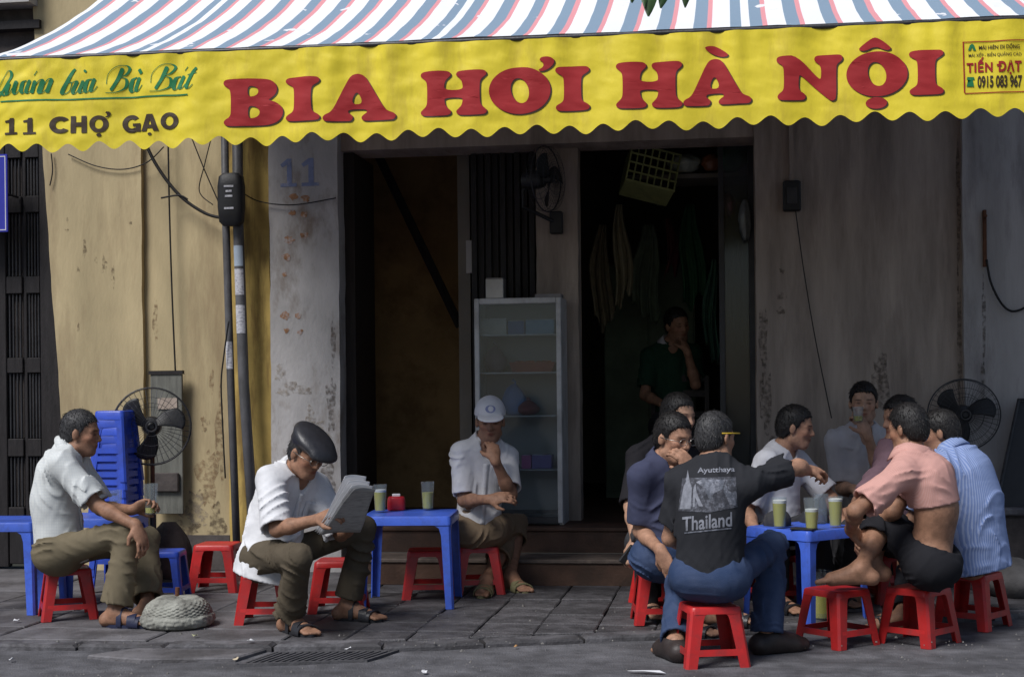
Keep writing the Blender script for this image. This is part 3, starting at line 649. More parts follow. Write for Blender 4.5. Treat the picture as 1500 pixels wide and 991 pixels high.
me = fill_curve([[(W(1410, 62, YB).x, W(1410, 62, YB).z), (W(1412, 62, YB).x, W(1412, 62, YB).z), (W(1414, 136, YB).x, W(1414, 136, YB).z), (W(1412, 136, YB).x, W(1412, 136, YB).z)]]); on_banner(me, 'print_border', M_RED, .0032)
for pts, m in (([(1418, 74), (1421, 66), (1424, 64), (1427, 66), (1430, 74), (1426, 74), (1424, 69), (1422, 74)], M_GRN), ([(1417, 113), (1427, 113), (1428, 117), (1425, 117), (1427, 127), (1416, 127), (1418, 117), (1416, 117)], M_GRN)):
    me = fill_curve([[(W(a, b, YB).x, W(a, b, YB).z) for a, b in pts]]); on_banner(me, 'print_emblem', m, .003)
# brush-script line: broad-nib strokes (pixels of the photograph)
def spline(pts, n=10):
    pts = [Vector(p) for p in pts]; out = []
    for i in range(len(pts) - 1):
        p0 = pts[max(i - 1, 0)]; p1 = pts[i]; p2 = pts[i + 1]; p3 = pts[min(i + 2, len(pts) - 1)]
        for k in range(n):
            t = k / n; out.append(.5 * ((2 * p1) + (p2 - p0) * t + (2 * p0 - 5 * p1 + 4 * p2 - p3) * t * t + (3 * p1 - p0 - 3 * p2 + p3) * t ** 3))
    out.append(pts[-1]); return out
def nib(pts, wmax, name='script_letter'):
    c = spline([(x, y) for x, y in pts], 8); mbn = MB(); off = .0030
    L, Rr = [], []
    for i, p in enumerate(c):
        t = (c[min(i + 1, len(c) - 1)] - c[max(i - 1, 0)]); t = t / (t.length + 1e-9); n = Vector((-t.y, t.x))
        down = max(0, t.y)                     # down-strokes swell
        w = wmax * (.20 + .80 * down ** 1.5) * (1 if 0 < i < len(c) - 1 else .3)
        L.append(p + n * w / 2); Rr.append(p - n * w / 2)
    vs = []
    for a, b in zip(L, Rr):
        for q in (a, b): w3 = W(q.x, q.y, YB); vs.append((w3.x, cloth(w3.x, w3.z) - off, w3.z))
    off += .0004
    mbn.faces(vs, [(2 * i, 2 * i + 1, 2 * i + 3, 2 * i + 2) for i in range(len(L) - 1)])
    mbn.build(name, M_GRN, ban)
SCR = [
 [(-4, 132), (4, 118), (12, 105), (17, 106), (17, 114), (8, 128), (2, 137), (-2, 141)], [(0, 134), (6, 140), (12, 137)],
 [(15, 122), (10, 135), (12, 139), (22, 126), (26, 119)], [(26, 119), (21, 134), (24, 138), (30, 131)],
 [(41, 119), (35, 122), (32, 133), (36, 137), (44, 124)], [(46, 118), (40, 133), (43, 137), (49, 130)], [(52, 112), (57, 105)],
 [(54, 119), (48, 138)], [(51, 130), (60, 119), (64, 120), (59, 135), (64, 137), (72, 128)], [(66, 119), (60, 137)], [(63, 130), (72, 117), (76, 119), (71, 134), (74, 136)],
 [(110, 101), (104, 108), (92, 132), (93, 138), (101, 133), (104, 121), (99, 121)], [(104, 121), (112, 118)], [(113, 118), (106, 133), (109, 137), (116, 128)], [(126, 103), (124, 106)],
 [(122, 118), (116, 132), (119, 136), (126, 128)], [(135, 116), (128, 119), (124, 131), (128, 135), (136, 122)], [(139, 115), (133, 131), (136, 134), (143, 126)],
 [(156, 124), (158, 110), (170, 99), (184, 96), (189, 101), (183, 110), (174, 113), (184, 116), (183, 128), (170, 135), (154, 136)], [(180, 100), (172, 118), (162, 133)],
 [(200, 113), (193, 117), (190, 130), (194, 134), (202, 120)], [(204, 113), (198, 129), (201, 133), (208, 124)], [(203, 101), (207, 108)],
 [(221, 122), (223, 108), (235, 97), (250, 94), (257, 99), (250, 108), (240, 112), (250, 115), (249, 127), (236, 133), (219, 134)], [(246, 98), (238, 116), (228, 131)],
 [(265, 112), (258, 115), (254, 127), (258, 131), (266, 119)], [(270, 111), (263, 127), (266, 130), (272, 123)], [(271, 104), (276, 98)],
 [(290, 100), (283, 108), (274, 126), (277, 130), (284, 124)], [(275, 110), (290, 107)],
]
for s in SCR: nib(s, 6.2 if len(s) < 8 else 4.4)
# leaf tips hanging into the top of the picture from a branch above
M_LEAF = mat('leaf', (.035, .075, .02), .5, .35, 10, .1, 40, spec=.4)
tw = empty('tree_branch', P(965, -60, 6.2), label='dark green leaf tips hanging from a branch in front of the awning', cat='branch')
def leaf(base, tip, w, parent):
    b, t = Vector(base), Vector(tip); ax = t - b; side = ax.cross(FW).normalized(); n = 8; m2 = MB()
    rows = []
    for i in range(n + 1):
        s = i / n; ww = w * math.sin(math.pi * min(1, s * .93 + .05)) ** .8 * (1 - .35 * s)
        c = b + ax * s - Z3 * .0 + FW * (.02 * math.sin(s * 3)); rows.append([c - side * ww + FW * .006, c, c + side * ww + FW * .008])
    m2.faces([p for r in rows for p in r], [(3 * i + j, 3 * i + j + 1, 3 * i + j + 4, 3 * i + j + 3) for i in range(n) for j in (0, 1)])
    return m2.build('leaf', M_LEAF, parent, smooth=True)
O_ = tw.location
m2 = MB(); m2.tube([P(880, -90, 6.2) - O_, P(960, -48, 6.2) - O_, P(1040, -70, 6.22) - O_], .006, 6); m2.build('twig', M_DKWOOD, tw)
for (b0, b1, t0, t1, w) in ((955, -50, 950, 24, .045), (985, -60, 968, 12, .04), (930, -55, 926, 4, .035), (1010, -60, 1004, 11, .035), (975, -60, 992, -6, .04), (940, -60, 945, 10, .03)):
    leaf(P(b0, b1, 6.2) - O_, P(t0, t1, 6.2 + random.uniform(-.05, .05)) - O_, w, tw)
# ================================================================== THINGS
def plastic(name, col, rough=.38): return mat(name, col, rough, .16, 7, .05, 60, spec=.45, rnd=.16, dirt=tuple(.35 * x + .03 for x in col), dirt_amt=.6, dirt_scale=16, dirt_lo=.48, dirt_hi=.72, rvar=.12)
M_REDP = plastic('red_plastic', (.50, .022, .022)); M_BLUEPL = plastic('blue_plastic', (.035, .085, .52), .35); M_BLUET = plastic('blue_table_plastic', (.06, .135, .62), .35)
def lsection(cx, cy, sx, sy, w, t, c):             # L profile with its outer corner at (cx,cy), opening towards the centre
    return [(cx - sx * c, cy), (cx - sx * w, cy), (cx - sx * w, cy - sy * t), (cx - sx * t, cy - sy * t), (cx - sx * t, cy - sy * w), (cx, cy - sy * w), (cx, cy - sy * c)]
def make_seat_furniture(name, H, tw, bw, leg_w, flare, m, apron, rail=None, rim=.010, td=None, bd=None):
    td = td or tw; bd = bd or bw; root = empty(name)
    def sup(hx, hy, r, z, n=6):
        out = []
        for q, (sx, sy) in enumerate(((1, 1), (-1, 1), (-1, -1), (1, -1))):
            for k in range(n + 1):
                a = math.pi / 2 * (q + k / n); out.append((sx * (hx - r) + r * math.cos(a), sy * (hy - r) + r * math.sin(a), z))
        return out
    mb = MB(); mb.rings([sup(tw - .012, td - .012, .018, H - apron), sup(tw + .002, td + .002, .024, H - apron), sup(tw, td, .024, H - rim), sup(tw - .004, td - .004, .022, H - .003), sup(tw - .012, td - .012, .018, H), sup(tw - .022, td - .022, .014, H - .003)], cap=True)
    mb.build('seat' if 'stool' in name else 'table_top', m, root, smooth='auto')
    z1 = H - apron * .55
    for sx in (1, -1):
        for sy in (1, -1):
            rings = []
            for k in range(13):
                z = z1 * k / 12; f = z / H; hx = bw + (tw - .004 - bw) * f; hy = bd + (td - .004 - bd) * f
                u = max(0, (z - (z1 - flare)) / flare); w = leg_w + .25 * leg_w * f + (flare * .9) * (1 - math.sqrt(max(0, 1 - u * u)))
                rings.append([(x, y, z) for x, y in lsection(sx * hx, sy * hy, sx, sy, w, .006, .010)])
            mb = MB(); mb.rings(rings); mb.build('leg', m, root, smooth='auto')
    if rail:
        z0, z2 = rail
        for ax in (0, 1):
            for sg in (1, -1):
                mb = MB(); c = []
                for z in (z0, z2):
                    f = z / H; hx = bw + (tw - bw) * f; hy = bd + (td - bd) * f
                    if ax == 0: c += [(-hx + leg_w * .5, sg * (hy - .001), z), (hx - leg_w * .5, sg * (hy - .001), z), (hx - leg_w * .5, sg * (hy - .007), z), (-hx + leg_w * .5, sg * (hy - .007), z)]
                    else: c += [(sg * (hx - .001), -hy + leg_w * .5, z), (sg * (hx - .001), hy - leg_w * .5, z), (sg * (hx - .007), hy - leg_w * .5, z), (sg * (hx - .007), -hy + leg_w * .5, z)]
                mb.hexa(c); mb.build('rail', m, root)
    return root
STOOL = make_seat_furniture('red_stool', .25, .108, .138, .047, .035, M_REDP, .030, (.052, .078))
_first = {}
def place(proto, loc, rz, label, cat, group, sc=1.0):
    k = proto.name
    if not _first.get(k): _first[k] = True; o = proto
    else: o = copy_tree(proto)
    o.location = loc; o.rotation_euler = (0, 0, rz); o.scale = (sc, sc, sc); tag(o, label, cat, group); return o
RS = 'red plastic stools'
for px, py, rot, lab, sc, z in (
    (100, 903, 25, 'low red stool under the man in the pale checked shirt', 1.0, 0), (320, 863, 0, 'empty low red stool near the pipes, behind the concrete weight', 1.06, 0),
    (391, 909, 4, 'low red stool under the man reading a newspaper', 1.0, 0), (497, 893, 3, 'empty red stool behind the reading man\'s knees, left of the middle table', 1.04, 0),
    (628, 873, 6, 'empty red stool standing beneath the middle blue table', 1.03, 0), (700, 866, 10, 'red stool under the man in the white cap', 1.03, 0),
    (968, 909, 4, 'red stool under the man in the navy polo', 1.0, 0), (1040, 958, 12, 'red stool nearest the camera, under the man in the printed T-shirt', 1.0, -.03),
    (1140, 882, 20, 'red stool under the man in the white T-shirt', 1.0, 0), (1226, 931, 40, 'red stool with a bare foot resting on it', 1.0, -.01),
    (1346, 929, 48, 'red stool under the man in the salmon shirt', 1.0, -.01), (1424, 906, 52, 'red stool under the man in the blue striped shirt', 1.03, 0),
    (1262, 862, 10, 'red stool under the man in the pale grey polo', 1.15, 0), (1306, 880, 15, 'red stool under the man in the mauve shirt', 1.0, 0), (972, 884, 30, 'red stool under the man in the black jacket', 1.0, 0)):
    g = G(px, py, 0); g.z = gz(g.x, g.y); place(STOOL, g, rad(rot) + YAW * .5, lab, 'stool', RS, sc)
# blue stools: one single, one tall stack
BST = make_seat_furniture('blue_stool', .27, .105, .128, .038, .035, M_BLUEPL, .03, (.055, .08))
place(BST, G(240, 878), rad(8), 'single low blue stool behind the seated man\'s knees', 'stool', None, 1.0)
TST = make_seat_furniture('tall_blue_stool', .40, .090, .118, .036, .06, M_BLUEPL, .05, (.16, .19))
sb = P(170, 700, 8.55); NST = 15
ORD = ['topmost', 'second from the top', 'third from the top', 'fourth from the top', 'fifth from the top', 'sixth from the top', 'seventh from the top', 'eighth from the top', 'seventh from the bottom', 'sixth from the bottom', 'fifth from the bottom', 'fourth from the bottom', 'third from the bottom', 'second from the bottom', 'bottommost']
for k in range(NST):
    place(TST, (sb.x + random.uniform(-.004, .004), sb.y, k * .0445), rad(-4 + random.uniform(-2, 2)), 'tall blue stool in the stack behind the man at left, ' + ORD[NST - 1 - k], 'stool', 'stacked blue stools')
# tables
def table(loc, rz, H, hx, hy, label):
    t = make_seat_furniture('low_table', H, hx, hx + .012, .042, .075, M_BLUET, .048, None, .014, hy, hy + .012); t.location = loc; t.rotation_euler = (0, 0, rz); return tag(t, label, 'table', 'blue plastic tables')
t3c = G(603, 882); table(t3c, rad(5), .475, .235, .235, 'low blue plastic table in the middle, with a red napkin holder')
c4 = G(1186, 917); e1 = RT * .33 + FW * .25; e1 = e1 / e1.length; e2 = -RT * .25 + FW * .33; e2 = e2 / e2.length
H4 = .440; t4c = Vector((c4.x, c4.y, 0)) + e1 * .215 + e2 * .215; t4a = math.atan2(e1.y, e1.x); table(t4c, t4a, H4, .205, .205, 'low blue plastic table at right, crowded with beer glasses')
t1c = G(45, 900) + Vector((-.22, .2, 0)); table(Vector((t1c.x, t1c.y, 0)), rad(4), .47, .22, .215, 'low blue plastic table cut off by the left picture edge')
t2c = P(138, 800, 8.02); table(Vector((t2c.x, t2c.y, 0)), rad(3), .47, .235, .20, 'low blue plastic table behind the man in the checked shirt')
# beer glasses
M_GLASS = glass_mat('beer_glass', (.94, .96, .97), .4, .06)
M_BEER = mat('beer', (.52, .47, .09), .25, .06, 5, 0, 60, spec=.4, sss=.5); _n, _l, _b = nodes_of(M_BEER); _b.inputs['Subsurface Radius'].default_value = (.03, .025, .006)
M_FOAM = mat('beer_foam', (.80, .79, .74), .8, .08, 60, .3, 200)
def beer(loc, label, fill=.72, foam=.012, h=.145, r0=.028, r1=.037, group='beer glasses'):
    t = empty('beer_glass', loc, label=label, cat='glass', group=group); mb = MB(); n = 24
    out = [(r0 + (r1 - r0) * k / 8, h * k / 8) for k in range(9)]; inn = [(r - .0022, max(z, .006)) for r, z in reversed(out)]
    mb.lathe(out + inn, n); mb.build('tumbler', M_GLASS, t, smooth='auto')
    if fill > 0:
        def rr(z): return r0 + (r1 - r0) * z / h - .0028
        zt = h * fill; mb = MB(); mb.lathe([(rr(.008), .008), (rr(zt * .5), zt * .5), (rr(zt), zt)], n); mb.build('beer', M_BEER, t, smooth='auto')
        if foam: mb = MB(); mb.lathe([(rr(zt), zt + .0004), (rr(zt + foam), zt + foam), (rr(zt + foam) * .8, zt + foam + .002), (rr(zt + foam) * .3, zt + foam + .001)], n); mb.build('foam', M_FOAM, t, smooth='auto')
    return t
def on_t4(a, b): p = t4c + e1 * a + e2 * b; return (p.x, p.y, H4 + .0015)
def t4_at(px, py):
    g = G(px, py, H4 + .0015); d = g - t4c; a, b = max(-.165, min(.165, d.dot(e1))), max(-.165, min(.165, d.dot(e2))); return on_t4(a, b)
beer(t4_at(1142, 772), 'full beer glass with foam nearest the left corner of the right table', .80, .014)
beer(t4_at(1189, 775), 'half full beer glass in the middle of the right table', .56, .012, .150)
beer(t4_at(1224, 771), 'full beer glass with foam beside the bent knee on the right table', .84, .012)
beer(t4_at(1243, 762), 'empty clear glass behind the full one on the right table', 0, 0, .145)
def t3_at(px, py):
    g = G(px, py, .4765); c, s_ = math.cos(rad(5)), math.sin(rad(5)); d = g - t3c; a, b = d.x * c + d.y * s_, -d.x * s_ + d.y * c; a, b = max(-.18, min(.18, a)), max(-.18, min(.18, b)); return Vector((t3c.x + a * c - b * s_, t3c.y + a * s_ + b * c, .4765))
beer(t3_at(557, 749), 'full beer glass beside the newspaper on the middle table', .72, .012)
beer(t3_at(632, 742), 'beer glass alone at the far right of the middle table', .62, .0, .15)
beer(Vector((t2c.x + .10, t2c.y + .05, .4715)), 'empty clear glass on the table beside the stacked blue stools', 0, 0, .13)
# phone lying on the right table
ph = t4_at(1160, 777); mb = MB(); mb.box(-.034, .034, -.058, .058, 0, .009, .003); tag(mb.build('phone', M_BLACK, loc=ph, rz=t4a + .3), 'black phone lying flat between glasses on the right table', 'phone')
# pitcher of beer under the right table
pj = G(1203, 905); pj.z = gz(pj.x, pj.y); t = empty('beer_jug', (pj.x, pj.y, pj.z), label='clear plastic jug of yellow beer on the ground under the right table', cat='jug')
mb = MB(); prof_ = [(.050, 0), (.054, .03), (.056, .13), (.050, .19), (.056, .23)]; mb.lathe(prof_ + [(r - .003, max(z, .005)) for r, z in reversed(prof_)], 24); mb.build('vessel', M_GLASS, t, smooth='auto')
mb = MB(); mb.lathe([(.046, .007), (.051, .03), (.053, .12)], 24); mb.build('beer', M_BEER, t, smooth='auto')
mb = MB(); mb.tube([Vector((.05 + .035 * math.sin(a), 0, .12 + .06 * math.cos(a))) for a in np.linspace(0.1, 3.0, 12)], .006, 6); mb.build('handle', M_GLASS, t, smooth=True)
# napkin holder
nh = t3_at(584, 744); t = empty('napkin_holder', nh, rad(12), 'small red plastic napkin holder on the middle table', 'napkin holder')
mb = MB(); rg = []
for z, s in ((0, 1), (.02, 1.03), (.055, 1.0), (.068, .93), (.072, .8)): rg.append([(math.copysign(abs(math.cos(a)) ** .6, math.cos(a)) * .048 * s, math.copysign(abs(math.sin(a)) ** .6, math.sin(a)) * .034 * s, z) for a in np.linspace(0, 2 * math.pi, 28, endpoint=False)])
mb.rings(rg); mb.build('case', plastic('red_case', (.42, .012, .02), .3), t, smooth='auto')
mb = MB(); mb.box(-.022, .022, -.010, .010, .070, .086, .003); mb.build('napkin', M_PAPER, t)
# concrete weight with a rod
cw = G(260, 916); t = empty('concrete_weight', (cw.x, cw.y, 0), label='round cast concrete weight with a rusty rod stub on the pavement', cat='weight')
M_CONC = mat('cast_concrete', (.34, .34, .30), .9, .3, 9, .6, 45, dirt=(.10, .095, .085), dirt_amt=.7, dirt_scale=7)
mb = MB(); rings = []
def wprof(q):
    pr = [(0, .150, .0), (.06, .170, .010), (.14, .180, .030), (.24, .176, .052), (.30, .166, .062), (.40, .160, .078), (.55, .146, .104), (.68, .118, .126), (.72, .112, .127), (.80, .100, .137), (.9, .05, .142), (1, .012, .144)]
    return float(np.interp(q, [a[0] for a in pr], [a[1] for a in pr])), float(np.interp(q, [a[0] for a in pr], [a[2] for a in pr]))
for i in range(48):
    r, z = wprof(i / 47); ring = []
    for j in range(200):
        a = 2 * math.pi * j / 200; wv_ = .0030 * (1 if ((j // 4) + (i // 2)) % 2 else -1) * (1 if .062 < z < .125 else 0) + (.006 * wob(math.cos(a) * 5, math.sin(a) * 5 + z * 60, 3) if z < .06 else 0)
        rr = r * (1 + .025 * wob(math.cos(a) * 2, math.sin(a) * 2, 2)) + wv_; ring.append((rr * math.cos(a), rr * math.sin(a), z + .006 * wob(math.cos(a) * 2, math.sin(a) * 2 + 3, 2) * (z > .02)))
    rings.append(ring)
mb.rings(rings); mb.build('weight', M_CONC, t, smooth=True)
mb = MB(); mb.tube([(0, 0, .13), (.002, 0, .185)], .011, 10); mb.build('rod', M_RUST, t, smooth='auto')
# ---- fans
def fan(loc, az, R, label, stand=True, hgt=.9, group='fans', tiltz=0, mblade=M_BLACK, mring=M_DKMETAL, mpole=M_DKMETAL, kind='pedestal_fan', arm=None):
    f = -FW * math.cos(rad(az)) + RT * math.sin(rad(az)); r = f.cross(Z3); u = Z3.copy()
    t = empty(kind, loc, label=label, cat='fan'); c = Z3 * hgt
    def circ(rr, off, n=44): return [c + f * off + (r * math.cos(a) + u * math.sin(a)) * rr for a in np.linspace(0, 2 * math.pi, n)]
    mb = MB()
    for off, s in ((.05, 1), ): mb.tube(circ(R, 0), .0042, 5, False)
    for rr, off in ((R * .97, .035), (R * .75, .055), (R * .5, .062), (R * .25, .064), (R * .97, -.035), (R * .6, -.05)): mb.tube(circ(rr, off, 36), .0013, 4, False)
    for a in np.linspace(0, 2 * math.pi, 40, endpoint=False):
        e = r * math.cos(a) + u * math.sin(a); mb.tube([c + e * R * .12 + f * .064, c + e * R * .6 + f * .060, c + e * R * .95 + f * .036, c + e * R, c + e * R * .95 - f * .036, c + e * R * .4 - f * .055], .0010, 3, False)
    mb.build('guard', mring, t)
    mb = MB(); rg = []
    for off, rr in ((-.16, .03), (-.15, .05), (-.06, .058), (-.02, .05), (-.005, .03)):
        rg.append([c + f * off + (r * math.cos(a) + u * math.sin(a)) * rr for a in np.linspace(0, 2 * math.pi, 20, endpoint=False)])
    mb.rings(rg); mb.build('motor', M_BLACK, t, smooth='auto')
    mb = MB(); rg = []
    for off, rr in ((-.004, .03), (.045, .028), (.055, .015)): rg.append([c + f * off + (r * math.cos(a) + u * math.sin(a)) * rr for a in np.linspace(0, 2 * math.pi, 16, endpoint=False)])
    mb.rings(rg); mb.build('hub', mblade, t, smooth='auto')
    for k in range(3):
        a0 = rad(25) + k * 2 * math.pi / 3; mb = MB()
        def bl(x, y):
            rr = R * (.13 + .75 * x); a = a0 + (y - .5) * (1.0 - .25 * x) + .35 * x; e = r * math.cos(a) + u * math.sin(a); return c + e * rr * (1 - .10 * (2 * y - 1) ** 2 * x) + f * (.02 + .035 * (y - .5))
        mb.grid(bl, 10, 8); o = mb.build('blade', mblade, t, smooth=True); sm = o.modifiers.new('thickness', 'SOLIDIFY'); sm.thickness = .003
    mb = MB(); mb.torus(c + f * .066, R * .13, .006, f, 24, 6); mb.build('badge_ring', mring, t)
    if stand:
        mb = MB(); mb.tube([(0, 0, .02), -f * .08 + Z3 * .02, -f * .08 + Z3 * (hgt * .45)], .019, 10); mb.build('pole', mpole, t, smooth='auto')
        mb = MB(); mb.tube([-f * .08 + Z3 * (hgt * .45), -f * .08 + Z3 * (hgt - .04)], .013, 10); mb.build('inner_pole', M_RUST if stand == 'rust' else mpole, t, smooth='auto')
        mb = MB(); mb.lathe([(.17, 0), (.175, .012), (.15, .025), (.05, .04), (.03, .06)], 28, (-f.x * .08, -f.y * .08, 0)); mb.build('base', M_BLACK, t, smooth='auto')
    elif arm is not None:
        mb = MB(); mb.tube([c - f * .10, c - f * .16 - Z3 * .06, c - f * .16 - Z3 * .16, Vector(arm) + Z3 * 0], .013, 8); mb.build('bracket', M_BLACK, t, smooth='auto')
        mb = MB(); q = Vector(arm); mb.box(q.x - .04, q.x + .04, q.y - .02, q.y + .03, q.z - .07, q.z + .07, .006); mb.build('mount', M_BLACK, t)
    return t
fl = P(224, 800, 8.62); hfan = P(224, 624, 8.62).z; fan((fl.x, fl.y, 0), 12, .222, 'black pedestal fan by the yellow wall at left', 'rust', hfan)
fr_ = P(1414, 800, 8.66); hfr = P(1414, 607, 8.66).z; fan((fr_.x, fr_.y, 0), -8, .205, 'black pedestal fan by the right wall behind the striped shirt', True, hfr)
fw = W(800, 262, YW + .02); fan((fw.x, fw.y, 0), 62, .20, 'wall fan on the post above the glass cabinet', False, fw.z, arm=(.04, .17, fw.z - .25), kind='wall_fan')
# ---- glass-door cabinet and its contents
ca = W(696, 600, YW - .14).x; cb = W(823, 600, YW - .14).x; cz0, cz1 = .302, ZZ(760, 436, YW - .14); cy0, cy1 = YW - .14, YW + .19
cab = empty('display_cabinet', ((ca + cb) / 2, cy0, cz0), label='white framed glass-door display cabinet beside the doorway', cat='cabinet'); CO = cab.location.copy(); wX = (cb - ca) / 2; cH = cz1 - cz0; dY = cy1 - cy0
M_CABIN = mat('cabinet_liner', (.34, .34, .33), .5, .12, 4, .05, 40, dirt=(.3, .3, .3), dirt_amt=.5)
def cpart(name, m, *b, parent=None, bev=0): mb = MB(); mb.box(*b, bev); return mb.build(name, m, parent or cab)
cpart('side_panel', M_WHITE, -wX, -wX + .022, .03, dY, 0, cH); cpart('side_panel', M_WHITE, wX - .022, wX, .03, dY, 0, cH); cpart('back_panel', M_CABIN, -wX + .0225, wX - .0225, dY - .02, dY - .001, .001, cH - .001)
cpart('top_panel', M_WHITE, -wX + .0225, wX - .0225, .03, dY - .021, cH - .03, cH - .002); cpart('bottom_panel', M_DKMETAL, -wX + .0225, wX - .0225, .03, dY - .021, .002, .07)
door = cpart('door', M_WHITE, -wX, -wX + .030, 0, .028, .012, cH, bev=.004); cpart('door_stile', M_WHITE, wX - .030, wX, 0, .028, .012, cH, parent=door, bev=.004); cpart('door_rail', M_WHITE, -wX + .0305, wX - .0305, 0, .028, cH - .035, cH, parent=door, bev=.004); cpart('door_rail', M_DKMETAL, -wX + .0305, wX - .0305, .002, .028, .012, .05, parent=door)
M_CG = glass_mat('cabinet_glass', (.80, .84, .86), .3, .03); cpart('pane', M_CG, -wX + .0306, wX - .0306, .012, .016, .0505, cH - .0355, parent=door)
shz = []
for py in (490, 545, 608, 686): z = ZZ(760, py, YW - .02) - cz0; shz.append(z); cpart('shelf', M_STEEL, -wX + .024, wX - .024, .04, dY - .024, z - .008, z)
def item(name, kind, px0, px1, shelf, h, m, label, cat, dy=.10, d=.12):
    z = (shz[shelf] + CO.z if shelf >= 0 else cz1) + .001; a, b = W(px0, 500, cy0 + dy).x, W(px1, 500, cy0 + dy).x; cx = (a + b) / 2; w = (b - a) / 2; t = empty(name, (cx, cy0 + dy + d / 2, z), label=label, cat=cat); mb = MB()
    if kind == 'box':
        mb.box(-w, w, -d / 2, d / 2, 0, h * .96, .003); mb.build('carton', m, t); mb = MB(); mb.box(-w * .98, w * .98, -d * .49, d * .49, h * .96, h, .002); mb.build('lid', m if shelf < 0 else M_STICK, t)
    elif kind == 'tray':
        mb.rings([[(x * s, y * s, z_) for x, y in ((-w, -d / 2), (w, -d / 2), (w, d / 2), (-w, d / 2))] for z_, s in ((0, .86), (h, 1), (h, .95), (.006, .83))]); mb.build('tray', m, t)
        mb = MB()
        for k in range(7): mb.lathe([(.004, 0), (.018, .008), (.02, .02), (.012, .034)], 10, (-w * .7 + 1.4 * w * k / 6, random.uniform(-.03, .03), h * .6)); 
        o = mb.build('goods', mat('tray_goods', (.45, .12, .06), .5, .4, 30), t); o['kind'] = 'stuff'
    elif kind == 'bag':
        rg = []
        for k in range(9):
            s = k / 8; rr = (math.sin(math.pi * (s * .86 + .1)) ** .7) * (1 - .25 * s); rg.append([(w * rr * math.cos(a) * (1 + .16 * wob(a * 2, s * 4, 2.3)), d * .5 * rr * math.sin(a) * (1 + .16 * wob(a * 2 + 5, s * 4, 2.3)), h * s) for a in np.linspace(0, 2 * math.pi, 22, endpoint=False)])
        mb.rings(rg); b_o = mb.build('sack', m, t, smooth=True); mb = MB(); mb.tube([(0, 0, h * .95), (.012, .0, h * 1.06), (-.008, 0, h * 1.14)], [.008, .006, .012], 7); mb.build('knot', m, t, smooth=True)
    return t
item('carton', 'box', 703, 742, 0, .10, mat('carton_white', (.48, .48, .46), .7), 'white carton at the left of the cabinet top shelf', 'box')
item('carton', 'box', 744, 768, 0, .085, mat('carton_blue', (.06, .13, .30), .6), 'dark blue carton in the middle of the cabinet top shelf', 'box')
item('carton', 'box', 770, 812, 0, .09, mat('carton_paleblue', (.18, .32, .46), .6), 'pale blue carton at the right of the cabinet top shelf', 'box')
item('plastic_bag', 'bag', 704, 742, 1, .16, mat('bag_purple', (.13, .09, .12), .5), 'dull purple knotted bag on the cabinet second shelf', 'bag')
item('food_tray', 'tray', 745, 812, 1, .06, mat('tray_red', (.30, .05, .03), .5), 'red food tray on the cabinet second shelf', 'tray')
item('plastic_bag', 'bag', 728, 772, 2, .19, mat('bag_blue', (.10, .22, .48), .4), 'blue knotted plastic bag on the cabinet third shelf', 'bag')
item('plastic_bag', 'bag', 752, 790, 2, .09, mat('bag_red', (.22, .04, .04), .4), 'dark red knotted bag beside the blue one on the third shelf', 'bag', .08)
item('carton', 'box', 762, 776, 3, .085, mat('carton_magenta', (.40, .10, .28), .6), 'small magenta pack on the cabinet lowest shelf', 'box')
item('carton', 'box', 777, 806, 3, .085, mat('carton_violet', (.19, .15, .38), .6), 'violet pack next to the magenta one on the lowest shelf', 'box')
item('tin_box', 'box', 712, 738, -1, .125, mat('tin', (.32, .30, .29), .3, metal=.5), 'shiny tin box standing on top of the cabinet', 'tin', .03)
item('carton', 'box', 784, 823, -1, .022, mat('carton_flat', (.26, .24, .24), .6), 'flat grey box lying on top of the cabinet', 'box', .05)
# ---- slatted shutter of the neighbouring front
sh = empty('shutter_door', (X(40, YW + .14), YW + .14, 0), label='black wooden shutter with barred panels at the left edge', cat='door'); SO = sh.location.copy()
def spx(name, p0, p1, y0, y1, dy0, dy1, m=M_BLKWOOD, parent=None):
    mb = MB(); mb.box(X(p0, YW + .14) - SO.x, X(p1, YW + .14) - SO.x, dy0, dy1, y0, y1, .004); return mb.build(name, m, parent or sh)
zr = lambda py: ZZ(40, py, YW + .14)
for a, b in ((-30, 12), (36, 41), (62, 112)): spx('stile', a, b, .0, 3.05, -.03 if a != 36 else -.012, .03)
ys_ = [(232, 200), (312, 288), (430, 405), (546, 524), (668, 642), (760, 742)]
for lo_, hi_ in ys_: 
    for a, b in ((12.5, 35.5), (41.5, 61.5)): spx('rail', a, b, zr(lo_), zr(hi_), -.028, .028)
spx('kick_panel', 12.5, 61.5, .02, zr(762), -.02, .02)
for i in range(len(ys_) - 1):
    z1, z0 = zr(ys_[i][0]), zr(ys_[i + 1][1])
    for a, b in ((12.5, 35.5), (41.5, 61.5)):
        spx('panel_back', a, b, z0, z1, .02, .028, M_DKWALL)
        for k in range(4): q = a + 1.5 + k * (b - a - 2) / 4; spx('bar', q, q + 2.6, z0, z1, -.012, .006, M_DKMETAL)
